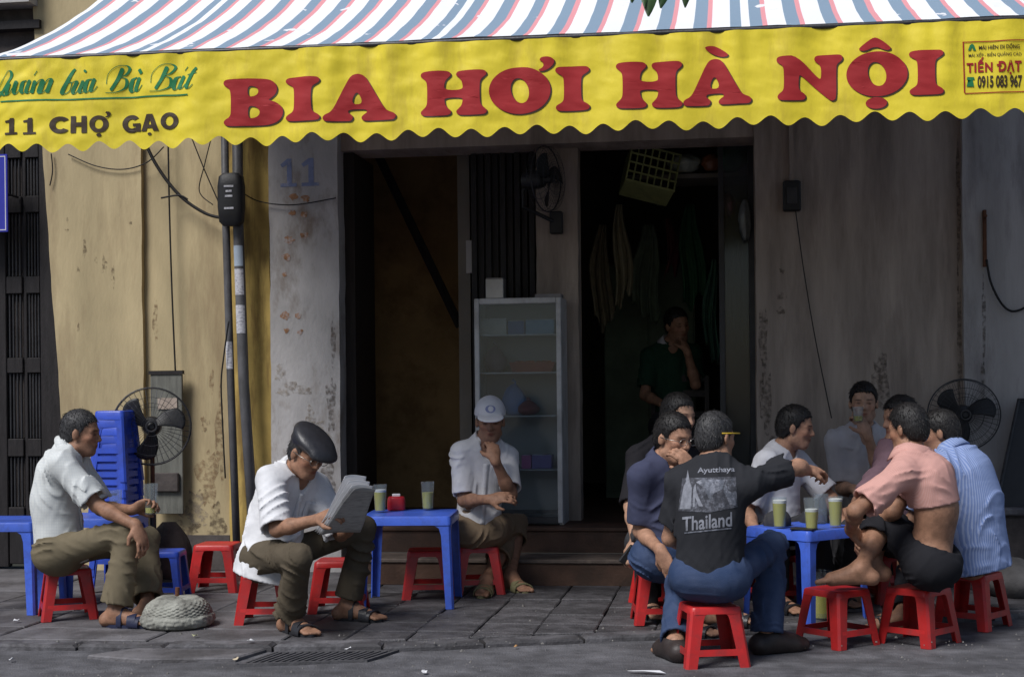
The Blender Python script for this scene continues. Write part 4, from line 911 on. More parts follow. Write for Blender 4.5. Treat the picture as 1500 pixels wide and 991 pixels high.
# blue enamel street plate
bp_ = W(-30, 284, YW - .1); w0 = W(-75, 284, YW - .1).x; w1 = W(11, 284, YW - .1).x; z0, z1 = ZZ(0, 340, YW - .1), ZZ(0, 226, YW - .1)
t = empty('street_plate', ((w0 + w1) / 2, YW - .1, z0), label='blue enamel plate with a white border line at the left edge', cat='sign'); hw = (w1 - w0) / 2; hh_ = z1 - z0
mb = MB(); mb.box(-hw, hw, 0, .012, 0, hh_, .003); mb.build('plate', mat('blue_enamel', (.03, .035, .36), .3, .1, 5, .05, 30, spec=.5), t)
mb = MB()
for b in ((-hw + .012, hw - .012, .012, .017), (-hw + .012, hw - .012, hh_ - .017, hh_ - .012), (-hw + .012, -hw + .017, .0175, hh_ - .0175), (hw - .017, hw - .012, .0175, hh_ - .0175)): mb.box(b[0], b[1], -.002, -.0002, b[2], b[3])
mb.build('border', M_PAPER, t); mb = MB(); mb.tube([(hw - .03, .012, hh_ * .5), (hw - .03, .20, hh_ * .5)], .008, 6); mb.build('bracket', M_DKMETAL, t)
# ---- pipes with stickers, meter box
def pipe(pts, r, label, stickers=()):
    q = [W(a, b, YW - .06 - r) for a, b in pts]; o = q[-1].copy(); o.z = 0; t = empty('drain_pipe', o, label=label, cat='pipe'); mb = MB(); mb.tube([p - o for p in q], r, 16); mb.build('pipe', M_PVC, t, smooth=True)
    for (y0, y1, m) in stickers:
        def at_(py):
            for a, b in zip(pts[:-1], pts[1:]):
                if a[1] <= py <= b[1]: f = (py - a[1]) / (b[1] - a[1]); return W(a[0] + (b[0] - a[0]) * f, py, YW - .06 - r) - o
        p, q_ = at_(y0), at_(y1); mb = MB(); mb.grid(lambda u, v: (p.lerp(q_, u) + Vector((math.sin((v - .5) * 2.0) * (r + .0012), -math.cos((v - .5) * 2.0) * (r + .0012), 0))), 8, 8); mb.build('sticker', m, t, smooth=True)
    for y in (pts[0][1] + 120, 640):
        pass
    return t
pipe([(328, 120), (331, 330), (338, 560), (349, 860)], .024, 'thin dark drain pipe on the left, beside the grey one', ((500, 540, M_STICK),))
pipe([(347, 120), (349, 330), (357, 560), (377, 860)], .033, 'thicker grey drain pipe with paper stickers near the pillar', ((360, 390, mat('sticker_blue', (.42, .50, .60), .6)), (394, 432, M_STICK), (447, 488, M_STICK)))
mb0 = W(339, 292, YW - .16); t = empty('meter_box', mb0, label='black plastic meter housing hung on the pipes', cat='meter'); mb = MB(); rg = []
for z, s in ((-.165, .6), (-.14, .9), (-.05, 1), (.08, 1), (.14, .9), (.16, .6)): rg.append([(math.copysign(abs(math.cos(a)) ** .5, math.cos(a)) * .082 * s, math.copysign(abs(math.sin(a)) ** .5, math.sin(a)) * .05 * s, z) for a in np.linspace(0, 2 * math.pi, 24, endpoint=False)])
mb.rings(rg); mb.build('housing', M_BLACK, t, smooth='auto')
for k, (w, z) in enumerate(((.05, .075), (.032, .045), (.04, .015), (.05, -.06))): mb = MB(); mb.box(-w * .6, w * .6, -.0525, -.0508, z - .006, z + .006); mb.build('label_strip', M_STICK, t)
# ---- cables
def cable(pts, r, label, Y=YW - .02, sag=None):
    q = spline([tuple(W(a, b, Y)) for a, b in pts], 8); o = q[0].copy(); mb = MB(); mb.tube([p - o for p in q], r, 6); return tag(mb.build('cable', M_CABLE, loc=o, smooth=True), label, 'cable')
cable([(205, 190), (228, 240), (262, 285), (300, 312), (330, 320)], .011, 'thick black cable sweeping down to the meter housing', YW - .05)
cable([(246, 190), (248, 300), (252, 430), (257, 546)], .0055, 'black cable hanging straight down to the grey board')
cable([(100, 226), (140, 243), (180, 248), (215, 238), (240, 215)], .004, 'thin slack cable looping under the left end of the awning')
cable([(280, 200), (300, 250), (322, 300)], .004, 'thin cable running slantwise to the meter from the left')
cable([(310, 200), (300, 240), (292, 280), (312, 300)], .0035, 'thin kinked cable left of the meter housing', YW - .03)
cable([(352, 280), (380, 295), (430, 300), (492, 290)], .004, 'thin cable slung from the meter across the pillar', YW - .075)
cable([(75, 225), (77, 250), (73, 272)], .004, 'short loose cable end at the left of the yellow wall')
cable([(330, 700), (326, 620), (324, 560), (328, 520), (335, 470)], .005, 'black wire snaking up beside the thin pipe', YW - .13)
cable([(236, 290), (262, 286), (275, 292)], .006, 'short stub of cable on the yellow wall', YW - .06)
# wooden board behind the left fan, electric box with wire at right, iron bracket with hose
b0 = W(245, 632, YW - .05); t = empty('fuse_board', (b0.x, YW - .03, 0), label='grey wooden board standing against the wall behind the left fan', cat='board')
x0_, x1_ = W(222, 632, YW - .03).x - b0.x, W(268, 632, YW - .03).x - b0.x; mb = MB(); mb.box(x0_, x1_, -.012, .012, .36, ZZ(245, 548, YW - .03), .003); mb.build('board', mat('grey_board', (.16, .16, .14), .8, .35, 7, .25, 50, stretch=(4, 1, .6)), t)
mb = MB(); mb.box(x0_ - .008, x1_ + .008, -.020, .014, ZZ(245, 548, YW - .03) + .0005, ZZ(245, 544, YW - .03) + .006); mb.build('top_batten', M_BLKWOOD, t)
mb = MB(); mb.box(x0_ + .05, x1_ - .03, -.02, -.0125, 1.02, 1.09); mb.build('label_plate', M_GREY, t); mb = MB(); mb.box(x0_ + .02, x1_ - .02, -.04, -.0125, .5, .62, .006); mb.build('socket', M_DKWALL, t)
e0 = W(1160, 287, YW - .04); t = empty('switch_box', e0, label='small black switch box high on the grey wall', cat='switch box'); mb = MB(); mb.box(-.052, .052, -.02, .045, -.09, .09, .008); mb.build('box', M_BLACK, t); mb = MB(); mb.box(-.03, .03, -.0265, -.0205, -.05, .05, .002); mb.build('cover', M_DKMETAL, t)
mb = MB(); mb.box(-.012, .012, .0, .035, .0905, .52); mb.build('conduit', M_GREY, t)
cable([(1165, 306), (1178, 400), (1195, 500), (1218, 612)], .0035, 'thin wire hanging from the switch box down the grey wall', YW - .03)
i0 = W(1443, 350, YW - .09); t = empty('iron_bracket', i0, label='rusty iron bracket strip on the blue grey wall at right', cat='bracket'); mb = MB(); mb.box(-.010, .010, .0, .026, -.16, .17, .003); mb.build('strip', M_RUST, t); mb = MB(); mb.tube([(0, 0, .12), (0, -.05, .13)], .007, 6); mb.build('hook', M_RUST, t)
cable([(1445, 380), (1452, 415), (1470, 448), (1490, 455), (1520, 436), (1545, 400)], .007, 'black hose hanging in a loop from the iron bracket', YW - .09)
# ---- right edge: ledge, leaning dark board, boulder
l0 = W(1470, 735, YW - .42); t = empty('stone_ledge', (l0.x, YW - .4, 0), label='low dark stone ledge against the wall at the right edge', cat='ledge'); mb = MB(); mb.box(-.14, 1.2, 0, .33, 0, .385); mb.build('block', M_DKWALL, t); mb = MB(); mb.box(-.17, 1.2, -.03, .33, .386, .43, .01); mb.build('top_slab', M_KERB, t)
a, b = W(1462, 728, YW - .3), W(1512, 600, YW - .08); mb = MB()
t = empty('leaning_board', (a.x, a.y, 0), label='black board leaning on the wall above the ledge at right', cat='board')
mb.hexa([(0, 0, .432), (.55, 0, .432), (.55, .02, .432), (0, .02, .432), (.16, .19, 1.02), (.6, .19, 1.02), (.6, .21, 1.02), (.16, .21, 1.02)]); mb.build('panel', M_BLACK, t); mb = MB(); mb.tube([(-.01, -.012, .445), (.15, .178, 1.03), (.6, .178, 1.03)], .011, 6); mb.build('edge_trim', M_DKMETAL, t)
bo = G(1487, 872); mb = MB(); n_ = 28; rg = []
for k in range(11):
    s = k / 10; rr = math.sin(math.pi * (.12 + .86 * s)) ** .75; rg.append([(.19 * rr * math.cos(a) * (1 + .1 * wob(math.cos(a) * 2, math.sin(a) * 2 + s, 2)), .16 * rr * math.sin(a) * (1 + .1 * wob(math.cos(a) * 2 + 4, math.sin(a) * 2 + s, 2)), -.02 + .22 * s + .01 * wob(a, s * 3, 2)) for a in np.linspace(0, 2 * math.pi, n_, endpoint=False)])
mb.rings(rg); tag(mb.build('boulder', mat('boulder_stone', (.11, .105, .105), .85, .35, 7, .5, 30), loc=(bo.x, bo.y, 0), smooth=True), 'rounded grey boulder on the ground at the right edge', 'boulder')
# dark bundle below the board at left
bo = P(248, 800, 8.85); mb = MB(); rg = []
for k in range(11):
    s = k / 10; rr = math.sin(math.pi * (.15 + .8 * s)) ** .6; rg.append([(.13 * rr * math.cos(a) * (1 + .22 * wob(math.cos(a) * 3, math.sin(a) * 3 + s * 3, 2)), .11 * rr * math.sin(a) * (1 + .22 * wob(math.cos(a) * 3 + 4, math.sin(a) * 3 + s * 3, 2)), .36 * s) for a in np.linspace(0, 2 * math.pi, 30, endpoint=False)])
mb.rings(rg); tag(mb.build('cloth_bundle', mat('bundle_cloth', (.075, .06, .055), .9, .4, 10, .4, 60), loc=(bo.x, bo.y, 0), smooth=True), 'dark crumpled bundle on the ground beneath the grey board', 'bundle')
# ---- inside the shop: shelf, crate, hanging goods, cupboard, brooms, chair
zs = ZZ(1040, 258, YW + .9); xs0, xs1 = X(965, YW + .9), X(1108, YW + .9)
t = empty('wall_shelf', ((xs0 + xs1) / 2, YW + .9, zs), label='high shelf across the dark shop interior', cat='shelf'); wv = (xs1 - xs0) / 2
mb = MB(); mb.box(-wv - .2, wv + .15, -.15, .25, -.03, 0, .003); mb.build('board', M_INT, t)
for q in (-wv, wv): mb = MB(); mb.box(q - .015, q + .015, -.1, .25, -.16, -.031); mb.build('bracket', M_DKMETAL, t)
def crate(px0, px1, py0, py1, Y, label, m):
    c = W((px0 + px1) / 2, (py0 + py1) / 2, Y); w = (W(px1, py0, Y).x - W(px0, py0, Y).x) / 2; hh = (W(px0, py0, Y).z - W(px0, py1, Y).z); t = empty('plastic_crate', (c.x, c.y, c.z - hh / 2), label=label, cat='crate'); t.rotation_euler = (rad(-18), rad(14), rad(12))
    for k in range(8): q = -w + 2 * w * k / 7; mb = MB(); mb.box(q - .005, q + .005, -.006, .0, 0, hh); mb.build('slat', m, t)
    for k in range(5): q = hh * k / 4; mb = MB(); mb.box(-w - .006, w + .006, -.012, -.0065, q - .006, q + .006); mb.build('cross_slat', m, t)
    mb = MB(); mb.box(-w, w, .001, .22, -.004, .004); mb.build('base', m, t)
    for s in (-1, 1): mb = MB(); mb.box(s * w - .004, s * w + .004, .001, .22, .0045, hh); mb.build('end_panel', m, t)
    return t
crate(915, 988, 212, 272, YW + .62, 'pale green lattice crate tilted on the shelf in the shop', plastic('crate_green', (.42, .45, .18), .5))
def bundle(px, py, rx, rz, Y, m, label, nm='goods_bag', cat='bag', amp=.2):
    c = W(px, py, Y); R0, R1 = rx / 235, rz / 235; mb = MB(); rg = []
    for k in range(11):
        s = k / 10; rr = math.sin(math.pi * (.08 + .86 * s)) ** .7; rg.append([(R0 * rr * math.cos(a) * (1 + amp * wob(math.cos(a) * 3 + px, math.sin(a) * 3 + s * 3, 2)), R0 * .7 * rr * math.sin(a) * (1 + amp * wob(math.cos(a) * 3 + px, math.sin(a) * 3 + s * 3 + 5, 2)), R1 * (2 * s - 1)) for a in np.linspace(0, 2 * math.pi, 24, endpoint=False)])
    mb.rings(rg); return tag(mb.build(nm, m, loc=c, smooth=True), label, cat)
bundle(1003, 240, 26, 14, YW + .8, plastic('bag_pale', (.42, .45, .38), .4), 'pale plastic bag on the shop shelf beside the crate', amp=.5)
bundle(1042, 238, 15, 13, YW + .78, plastic('bag_rusty', (.35, .13, .06), .4), 'small orange bag on the shop shelf', amp=.5)
bundle(1072, 230, 22, 22, YW + .8, plastic('bag_green', (.06, .22, .13), .4), 'green plastic bag at the right of the shop shelf', amp=.5)
bundle(1092, 322, 9, 30, YW + .42, plastic('bag_clear', (.20, .22, .22), .25), 'clear plastic bag hanging right of the shop doorway', amp=.45)
bundle(1066, 300, 13, 20, YW + .55, plastic('bag_brown', (.16, .08, .07), .4), 'brown bag hanging beside the clear one in the shop doorway', amp=.45)
def hanging(px0, px1, py0, py1, Y, col, label):
    a, b = W(px0, py0, Y), W(px1, py0, Y); zt, zb = a.z, W(px0, py1, Y).z; rs = random.Random(int(px0 * 13 + py0)); f1, f2, ph = rs.uniform(2, 4), rs.uniform(5, 8), rs.uniform(0, 6); wd = b.x - a.x; mb = MB()
    def fn(u, v):
        n = .35 + .65 * min(1, v * 2.2); x = wd * (.5 + (u - .5) * n) + .02 * math.sin(v * 5 + ph); d = .03 * math.sin(u * f1 * 6.28 + ph + v) + .012 * math.sin(u * f2 * 6.28 + 3 * v); bot = zb + .06 * math.sin(u * 5 + ph) + .03 * math.sin(u * 13)
        return (x, d * (.4 + v), (zt + (bot - zt) * v) - zt)
    mb.grid(fn, 26, 20); o = mb.build('hanging_cloth', mat('hung_cloth', col, .85, .2, 14, .25, 300, spec=.1), loc=(a.x, Y, zt), smooth=True); sm = o.modifiers.new('t', 'SOLIDIFY'); sm.thickness = .004; return tag(o, label, 'cloth')
for (x0, x1, y0, y1, Y, col, lab) in ((898, 922, 300, 440, 1.0, (.26, .23, .15), 'pale sacking hanging at the left inside the shop'), (866, 896, 330, 470, 1.15, (.20, .17, .11), 'dull brown sacking hanging left of the pale one'), (925, 966, 330, 460, 1.7, (.20, .25, .18), 'grey green cloth hanging deep inside the shop'), (996, 1030, 300, 440, 1.4, (.04, .12, .06), 'dark green cloth hanging behind the head of the man in green'), (974, 992, 320, 400, 1.5, (.14, .05, .05), 'narrow dark red cloth hanging deep inside the shop'), (1032, 1052, 380, 520, 1.2, (.07, .15, .11), 'bottle green cloth hanging beside the shop door pane'), (1068, 1092, 350, 500, .62, (.22, .19, .14), 'tan cloth hanging behind the shop door pane')): hanging(x0, x1, y0, y1, YW + Y, col, lab)
cp = W(952, 560, YW + 2.2); t = empty('cupboard', (cp.x, cp.y, .301), label='dull green cupboard deep in the dark shop', cat='cupboard'); mg = mat('green_cupboard', (.17, .22, .15), .6, .3, 4, .1, 40)
mb = MB(); mb.box(-.34, .34, .02, .4, 0, 1.75); mb.build('carcass', mg, t)
for s in (-1, 1): mb = MB(); mb.box(min(s * .01, s * .33), max(s * .01, s * .33), -.002, .019, .05, 1.7, .003); d = mb.build('door', mg, t); mb = MB(); mb.tube([(s * .04, -.004, .9), (s * .04, -.03, .92), (s * .04, -.03, 1.0), (s * .04, -.004, 1.02)], .005, 6); mb.build('handle', M_STEEL, d)
cc = P(990, 640, 9.82); t = empty('wooden_chair', (cc.x, cc.y, .301), rad(-8), 'dark wooden chair under the man in the green polo', 'chair')
mb = MB(); mb.box(-.2, .2, -.2, .2, .44, .475, .006); mb.build('seat', M_DKWOOD, t)
for sx in (-1, 1):
    for sy in (-1, 1): mb = MB(); mb.box(sx * .18 - .016, sx * .18 + .016, sy * .18 - .016, sy * .18 + .016, 0, .439 if sy < 0 else .439); mb.build('leg', M_DKWOOD, t)
    mb = MB(); mb.box(sx * .18 - .014, sx * .18 + .014, .165, .195, .4755, .9); mb.build('back_post', M_DKWOOD, t)
for z in (.62, .76, .86): mb = MB(); mb.box(-.165, .165, .17, .188, z, z + .045); mb.build('back_slat', M_DKWOOD, t)
# ---- litter on the ground
def scrap(px, py, w, l, z, label, m=M_PAPER):
    g = G(px, py, z); rs = random.Random(px * 7 + py); n = 7; pts = [(math.cos(6.283 * k / n) * w * .5 * rs.uniform(.65, 1.1), math.sin(6.283 * k / n) * l * .5 * rs.uniform(.65, 1.1), .003 + rs.uniform(0, .012)) for k in range(n)]
    mb = MB(); mb.faces([(0, 0, .008)] + pts + [(x, y, z_ - .0015) for x, y, z_ in [(0, 0, .008)] + pts], [(0, 1 + k, 1 + (k + 1) % n) for k in range(n)] + [(n + 1, n + 2 + (k + 1) % n, n + 2 + k) for k in range(n)] + [(1 + k, n + 2 + k, n + 2 + (k + 1) % n, 1 + (k + 1) % n) for k in range(n)])
    return tag(mb.build('paper_scrap', m, loc=(g.x, g.y, z + .003)), label, 'litter', 'litter on the ground')
scrap(24, 911, .035, .04, .002, 'small pale scrap on the pavement at far left'); scrap(286, 933, .03, .035, .002, 'yellowish scrap in front of the concrete weight', mat('scrap_yellow', (.5, .5, .3), .8)); scrap(367, 941, .04, .04, .0, 'white scrap at the kerb left of the front sandal')
scrap(622, 986, .035, .04, -.035, 'white scrap on the road below the middle table'); scrap(950, 987, .19, .035, -.035, 'long white paper strip on the road at bottom centre'); scrap(756, 949, .02, .03, -.03, 'tiny orange scrap in the gutter below the middle', mat('scrap_orange', (.5, .28, .12), .8)); scrap(1478, 888, .05, .04, -.02, 'light blue scrap near the boulder', mat('scrap_blue', (.2, .34, .5), .7)); scrap(345, 967, .03, .03, -.02, 'pale crumb on the slab edge in the gutter', mat('scrap_tan', (.6, .5, .35), .8))
scrap(510, 952, .03, .03, -.015, 'small pale scrap on the drain cover'); scrap(17, 968, .03, .03, -.03, 'small pale scrap on the road at far left')
# ================================================================== PEOPLE: bodies and clothes grown from distance fields
def V3(p): return np.array([p[0], p[1], p[2]], dtype=np.float32)
class Field:
    def __init__(s, lo, hi, h):
        s.h = h; s.lo = np.array(lo, dtype=np.float64); n = np.ceil((np.array(hi) - s.lo) / h).astype(int) + 1
        s.ax = [(s.lo[i] + h * np.arange(n[i])).astype(np.float32) for i in range(3)]; s.F = np.full(n, .25, dtype=np.float32)
    def sub(s, lo, hi):
        sl = []
        for i in range(3):
            a = int(max(0, math.floor((lo[i] - s.lo[i]) / s.h))); b = int(min(len(s.ax[i]), math.ceil((hi[i] - s.lo[i]) / s.h) + 1)); 
            if b <= a: return None
            sl.append(slice(a, b))
        return tuple(sl), (s.ax[0][sl[0]][:, None, None], s.ax[1][sl[1]][None, :, None], s.ax[2][sl[2]][None, None, :])
    def apply(s, fn, lo, hi, k=.02, op='u', pad=.03):
        r = s.sub(np.array(lo) - pad - k, np.array(hi) + pad + k)
        if r is None: return
        sl, (x, y, z) = r; d = fn(x, y, z).astype(np.float32); f = s.F[sl]
        if op == 'u':
            if k > 0: hh = np.maximum(k - np.abs(f - d), 0) / k; s.F[sl] = np.minimum(f, d) - hh * hh * k * .25
            else: s.F[sl] = np.minimum(f, d)
        elif op == 's':
            d = -d
            if k > 0: hh = np.maximum(k - np.abs(f - d), 0) / k; s.F[sl] = np.maximum(f, d) + hh * hh * k * .25
            else: s.F[sl] = np.maximum(f, d)
        elif op == 'i': s.F[sl] = np.maximum(f, d)
    def cone(s, a, b, ra, rb, k=.02, op='u', flat=None, fs=1.0, cut=None):
        a, b = V3(a), V3(b); ba = b - a; L2 = float(ba @ ba) + 1e-12
        n = None if flat is None else V3(flat) / np.linalg.norm(V3(flat))
        def fn(x, y, z):
            px, py, pz = x - a[0], y - a[1], z - a[2]
            tt = (px * ba[0] + py * ba[1] + pz * ba[2]) / L2; t = np.clip(tt, 0, 1)
            qx, qy, qz = px - ba[0] * t, py - ba[1] * t, pz - ba[2] * t
            q2 = qx * qx + qy * qy + qz * qz
            if n is not None: qn = qx * n[0] + qy * n[1] + qz * n[2]; q2 = q2 + qn * qn * (1 / fs ** 2 - 1)
            d = np.sqrt(np.maximum(q2, 0)) - (ra + (rb - ra) * t)
            if n is not None: d = d * (.5 + .5 * fs)
            if cut is not None: d = np.maximum(d, (tt - cut) * math.sqrt(L2))
            return d
        m = max(ra, rb); s.apply(fn, np.minimum(a, b) - m, np.maximum(a, b) + m, k, op)
    def ell(s, c, R, r, k=.02, op='u'):          # R: 3x3 columns = local axes
        c = V3(c); R = np.array(R, dtype=np.float32); r = np.array(r, dtype=np.float32)
        def fn(x, y, z):
            X_, Y_, Z_ = x - c[0], y - c[1], z - c[2]
            q = [X_ * R[0, i] + Y_ * R[1, i] + Z_ * R[2, i] for i in range(3)]
            k0 = np.sqrt(sum((q[i] / r[i]) ** 2 for i in range(3))); k1 = np.sqrt(sum((q[i] / r[i] ** 2) ** 2 for i in range(3))) + 1e-6
            return k0 * (k0 - 1) / k1
        m = float(max(r)); s.apply(fn, c - m, c + m, k, op)
    def plane(s, p, n, op='i'):                   # keep the side opposite to n
        p, n = V3(p), V3(n) / np.linalg.norm(V3(n))
        s.F = np.maximum(s.F, (s.ax[0][:, None, None] - p[0]) * n[0] + (s.ax[1][None, :, None] - p[1]) * n[1] + (s.ax[2][None, None, :] - p[2]) * n[2])
    def ripple(s, amp, seed, scale=1.0, kdir=(1, .4, .15), n=16, cell=.06, fine=.2):
        """cloth folds: patches of parallel ridges, one direction ruling each patch"""
        rs = np.random.RandomState(seed); m = (s.F < .03) & (s.F > -.06); idx = np.nonzero(m)
        p = np.stack([s.ax[i][idx[i]] for i in range(3)], 1).astype(np.float64); N = len(p)
        if N < 50: return
        surf = p[np.abs(s.F[idx]) < s.h]; surf = surf if len(surf) else p
        kd = np.array(kdir, float); kd /= np.linalg.norm(kd); num = np.zeros(N); den = np.full(N, 1e-6)
        for i in range(n):
            c = surf[rs.randint(len(surf))]; k = kd + rs.normal(size=3) * .55; k /= np.linalg.norm(k); t = rs.normal(size=3); t -= k * (t @ k); t /= np.linalg.norm(t)
            q = p - c; w = np.exp(-(q * q).sum(1) / (2 * cell ** 2) * 1.6); a_ = rs.choice([.0, .35, .8, 1.25], p=[.25, .25, .3, .2])
            al = q @ k; be = q @ t; wl = rs.uniform(.022, .07) / scale; ph = (al + .014 * np.sin(be * rs.uniform(18, 40) + rs.uniform(0, 6)) + be * be * rs.uniform(-1.2, 1.2)) / wl * math.pi + rs.uniform(0, 3)
            r = (1 - np.abs(np.sin(ph))); r = r * r * (1.6 - .6 * r) * np.exp(-(al / (wl * rs.uniform(.8, 1.9))) ** 2)
            num += w * w * r * a_; den += w * w
        f = num / den; f += fine * np.abs(np.sin(p @ (rs.normal(size=3) * 70) + 2.2 * np.sin(p @ (rs.normal(size=3) * 38)))) * .35
        s.F[idx] += (amp * (.22 - f)).astype(np.float32)
    def mesh(s, name, m, base, smooth=True):
        v, q = surface_nets(s.F, s.lo, s.h)
        me = bpy.data.meshes.new(name); me.vertices.add(len(v)); me.vertices.foreach_set('co', (v - np.array(base)).astype(np.float32).ravel())
        me.loops.add(len(q) * 4); me.loops.foreach_set('vertex_index', q.astype(np.int32).ravel())
        me.polygons.add(len(q)); me.polygons.foreach_set('loop_start', np.arange(0, len(q) * 4, 4, dtype=np.int32)); me.polygons.foreach_set('loop_total', np.full(len(q), 4, dtype=np.int32))
        me.polygons.foreach_set('use_smooth', np.ones(len(q), dtype=bool)); me.materials.append(m); me.update(calc_edges=True); me.validate(); return me, v
def surface_nets(F, lo, h):
    S = F < 0; nx, ny, nz = F.shape
    cnt = np.zeros((nx - 1, ny - 1, nz - 1), dtype=np.uint8)
    cs = [(i, j, k) for i in (0, 1) for j in (0, 1) for k in (0, 1)]
    for i, j, k in cs: cnt += S[i:nx - 1 + i, j:ny - 1 + j, k:nz - 1 + k]
    act = (cnt > 0) & (cnt < 8); ci = np.nonzero(act); n = len(ci[0]); idx = np.full(act.shape, -1, dtype=np.int32); idx[ci] = np.arange(n)
    cv = {c: F[ci[0] + c[0], ci[1] + c[1], ci[2] + c[2]].astype(np.float64) for c in cs}
    acc = np.zeros((n, 3)); w = np.zeros(n)
    for c in cs:
        for a in range(3):
            if c[a] == 0:
                d = list(c); d[a] = 1; d = tuple(d); f0, f1 = cv[c], cv[d]; x = (f0 < 0) != (f1 < 0)
                t = np.where(x, f0 / np.where(x, f0 - f1, 1), 0)
                for b in range(3): acc[:, b] += np.where(x, (c[b] if b != a else t), 0)
                w += x
    v = np.array(lo) + (np.stack(ci, 1) + acc / w[:, None]) * h
    quads = []
    for a in range(3):
        b, c = (a + 1) % 3, (a + 2) % 3
        s0 = [slice(1, -1)] * 3; s1 = [slice(1, -1)] * 3
        s0 = [slice(1, F.shape[i] - 1) for i in range(3)]; s1 = list(s0); s0[a] = slice(0, F.shape[a] - 1); s1[a] = slice(1, F.shape[a])
        A, B = S[tuple(s0)], S[tuple(s1)]; e = np.nonzero(A != B); 
        if not len(e[0]): continue
        p = [e[0].copy(), e[1].copy(), e[2].copy()]
        for i in range(3):
            if i != a: p[i] += 1
        inside = A[e]
        def cell(db, dc): q = [p[0], p[1], p[2]]; q = list(q); q[b] = p[b] - db; q[c] = p[c] - dc; return idx[q[0], q[1], q[2]]
        q0, q1, q2, q3 = cell(1, 1), cell(0, 1), cell(0, 0), cell(1, 0)
        quads.append(np.where(inside[:, None], np.stack([q0, q1, q2, q3], 1), np.stack([q3, q2, q1, q0], 1)))
    q = np.concatenate(quads); q = q[(q >= 0).all(1)]; return v, q

# ---- skin, hair and cloth materials
def skin_mat(name, col):
    m = mat(name, col, .55, .30, 34, .25, 240, spec=.3, detail=8); N, L, b = nodes_of(m)
    at = N.new('ShaderNodeAttribute'); at.attribute_name = 'tone'; lk = b.inputs['Base Color'].links[0].from_socket
    mx = N.new('ShaderNodeMixRGB'); mx.blend_type = 'MULTIPLY'; mx.inputs[0].default_value = 1; L.new(lk, mx.inputs[1]); L.new(at.outputs['Color'], mx.inputs[2]); L.new(mx.outputs[0], b.inputs['Base Color']); return m
def hair_mat(name, col, col2):
    m = mat(name, col, .5, .5, 120, .35, 200, spec=.35, col2=col2, stretch=(1, 1, .3)); return m
def cloth_mat(name, col, rough=.85, var=.1, weave=True, **kw): return mat(name, col, rough, var, 14, .25, 420, spec=.12, **kw)
def check_mat(name, col, line, sc=(90, 90), width=.12, amt=.6):
    m = cloth_mat(name, col); N, L, b = nodes_of(m); tc = N.new('ShaderNodeTexCoord'); sp = N.new('ShaderNodeSeparateXYZ'); L.new(tc.outputs['Object'], sp.inputs[0])
    fac = None
    ad = N.new('ShaderNodeMath'); ad.operation = 'ADD'; L.new(sp.outputs[0], ad.inputs[0]); L.new(sp.outputs[1], ad.inputs[1])
    for src, s in ((ad.outputs[0], sc[0]), (sp.outputs[2], sc[1])):
        if not s: continue
        mu = N.new('ShaderNodeMath'); mu.operation = 'MULTIPLY'; mu.inputs[1].default_value = s; L.new(src, mu.inputs[0])
        fr = N.new('ShaderNodeMath'); fr.operation = 'FRACT'; L.new(mu.outputs[0], fr.inputs[0]); lt = N.new('ShaderNodeMath'); lt.operation = 'LESS_THAN'; lt.inputs[1].default_value = width; L.new(fr.outputs[0], lt.inputs[0])
        if fac is None: fac = lt.outputs[0]
        else: mxm = N.new('ShaderNodeMath'); mxm.operation = 'MAXIMUM'; L.new(fac, mxm.inputs[0]); L.new(lt.outputs[0], mxm.inputs[1]); fac = mxm.outputs[0]
    sc_ = N.new('ShaderNodeMath'); sc_.operation = 'MULTIPLY'; sc_.inputs[1].default_value = amt; L.new(fac, sc_.inputs[0])
    mx = N.new('ShaderNodeMixRGB'); mx.inputs[2].default_value = (*line, 1); lk = b.inputs['Base Color'].links[0].from_socket
    L.new(sc_.outputs[0], mx.inputs[0]); L.new(lk, mx.inputs[1]); L.new(mx.outputs[0], b.inputs['Base Color']); return m
SK_A = skin_mat('skin_tan', (.42, .23, .15)); SK_B = skin_mat('skin_brown', (.33, .175, .11)); SK_C = skin_mat('skin_pale', (.47, .275, .185))
HR_BLK = hair_mat('hair_black', (.018, .016, .016), (.008, .007, .007)); HR_GRY = hair_mat('hair_greying', (.055, .054, .056), (.012, .011, .012))

def nrm(v): v = np.array(v, float); return v / (np.linalg.norm(v) + 1e-12)
def ik(a, c, l1, l2, target_px):
    """middle joint of a two-bone chain: on the reachable circle, the point seen nearest to target_px"""
    a, c = np.array(a, float), np.array(c, float); d = c - a; L = np.linalg.norm(d); u = d / L
    if L > (l1 + l2) * .995: s = L / ((l1 + l2) * .995); l1 *= s; l2 *= s
    x = (l1 * l1 - l2 * l2 + L * L) / (2 * L); r = math.sqrt(max(0, l1 * l1 - x * x)); e1 = nrm(np.cross(u, [0.3, .2, .9])); e2 = np.cross(u, e1)
    best = None
    for t in np.linspace(0, 2 * math.pi, 120, endpoint=False):
        p = a + u * x + (e1 * math.cos(t) + e2 * math.sin(t)) * r; q = PIX(p); d2 = (q[0] - target_px[0]) ** 2 + (q[1] - target_px[1]) ** 2
        if len(target_px) > 2: d2 += (target_px[2] * 250 - (Vector(p) - Vector(a)).dot(FW) * 250) ** 2 * .25   # depth hint relative to the root joint
        if best is None or d2 < best[0]: best = (d2, p)
    return best[1]
def facing(az):                                   # 0 = towards the camera, 90 = towards picture right, 180 = away
    f = -FW * math.cos(rad(az)) + RT * math.sin(rad(az)); return np.array(f), np.array(f.cross(Z3))
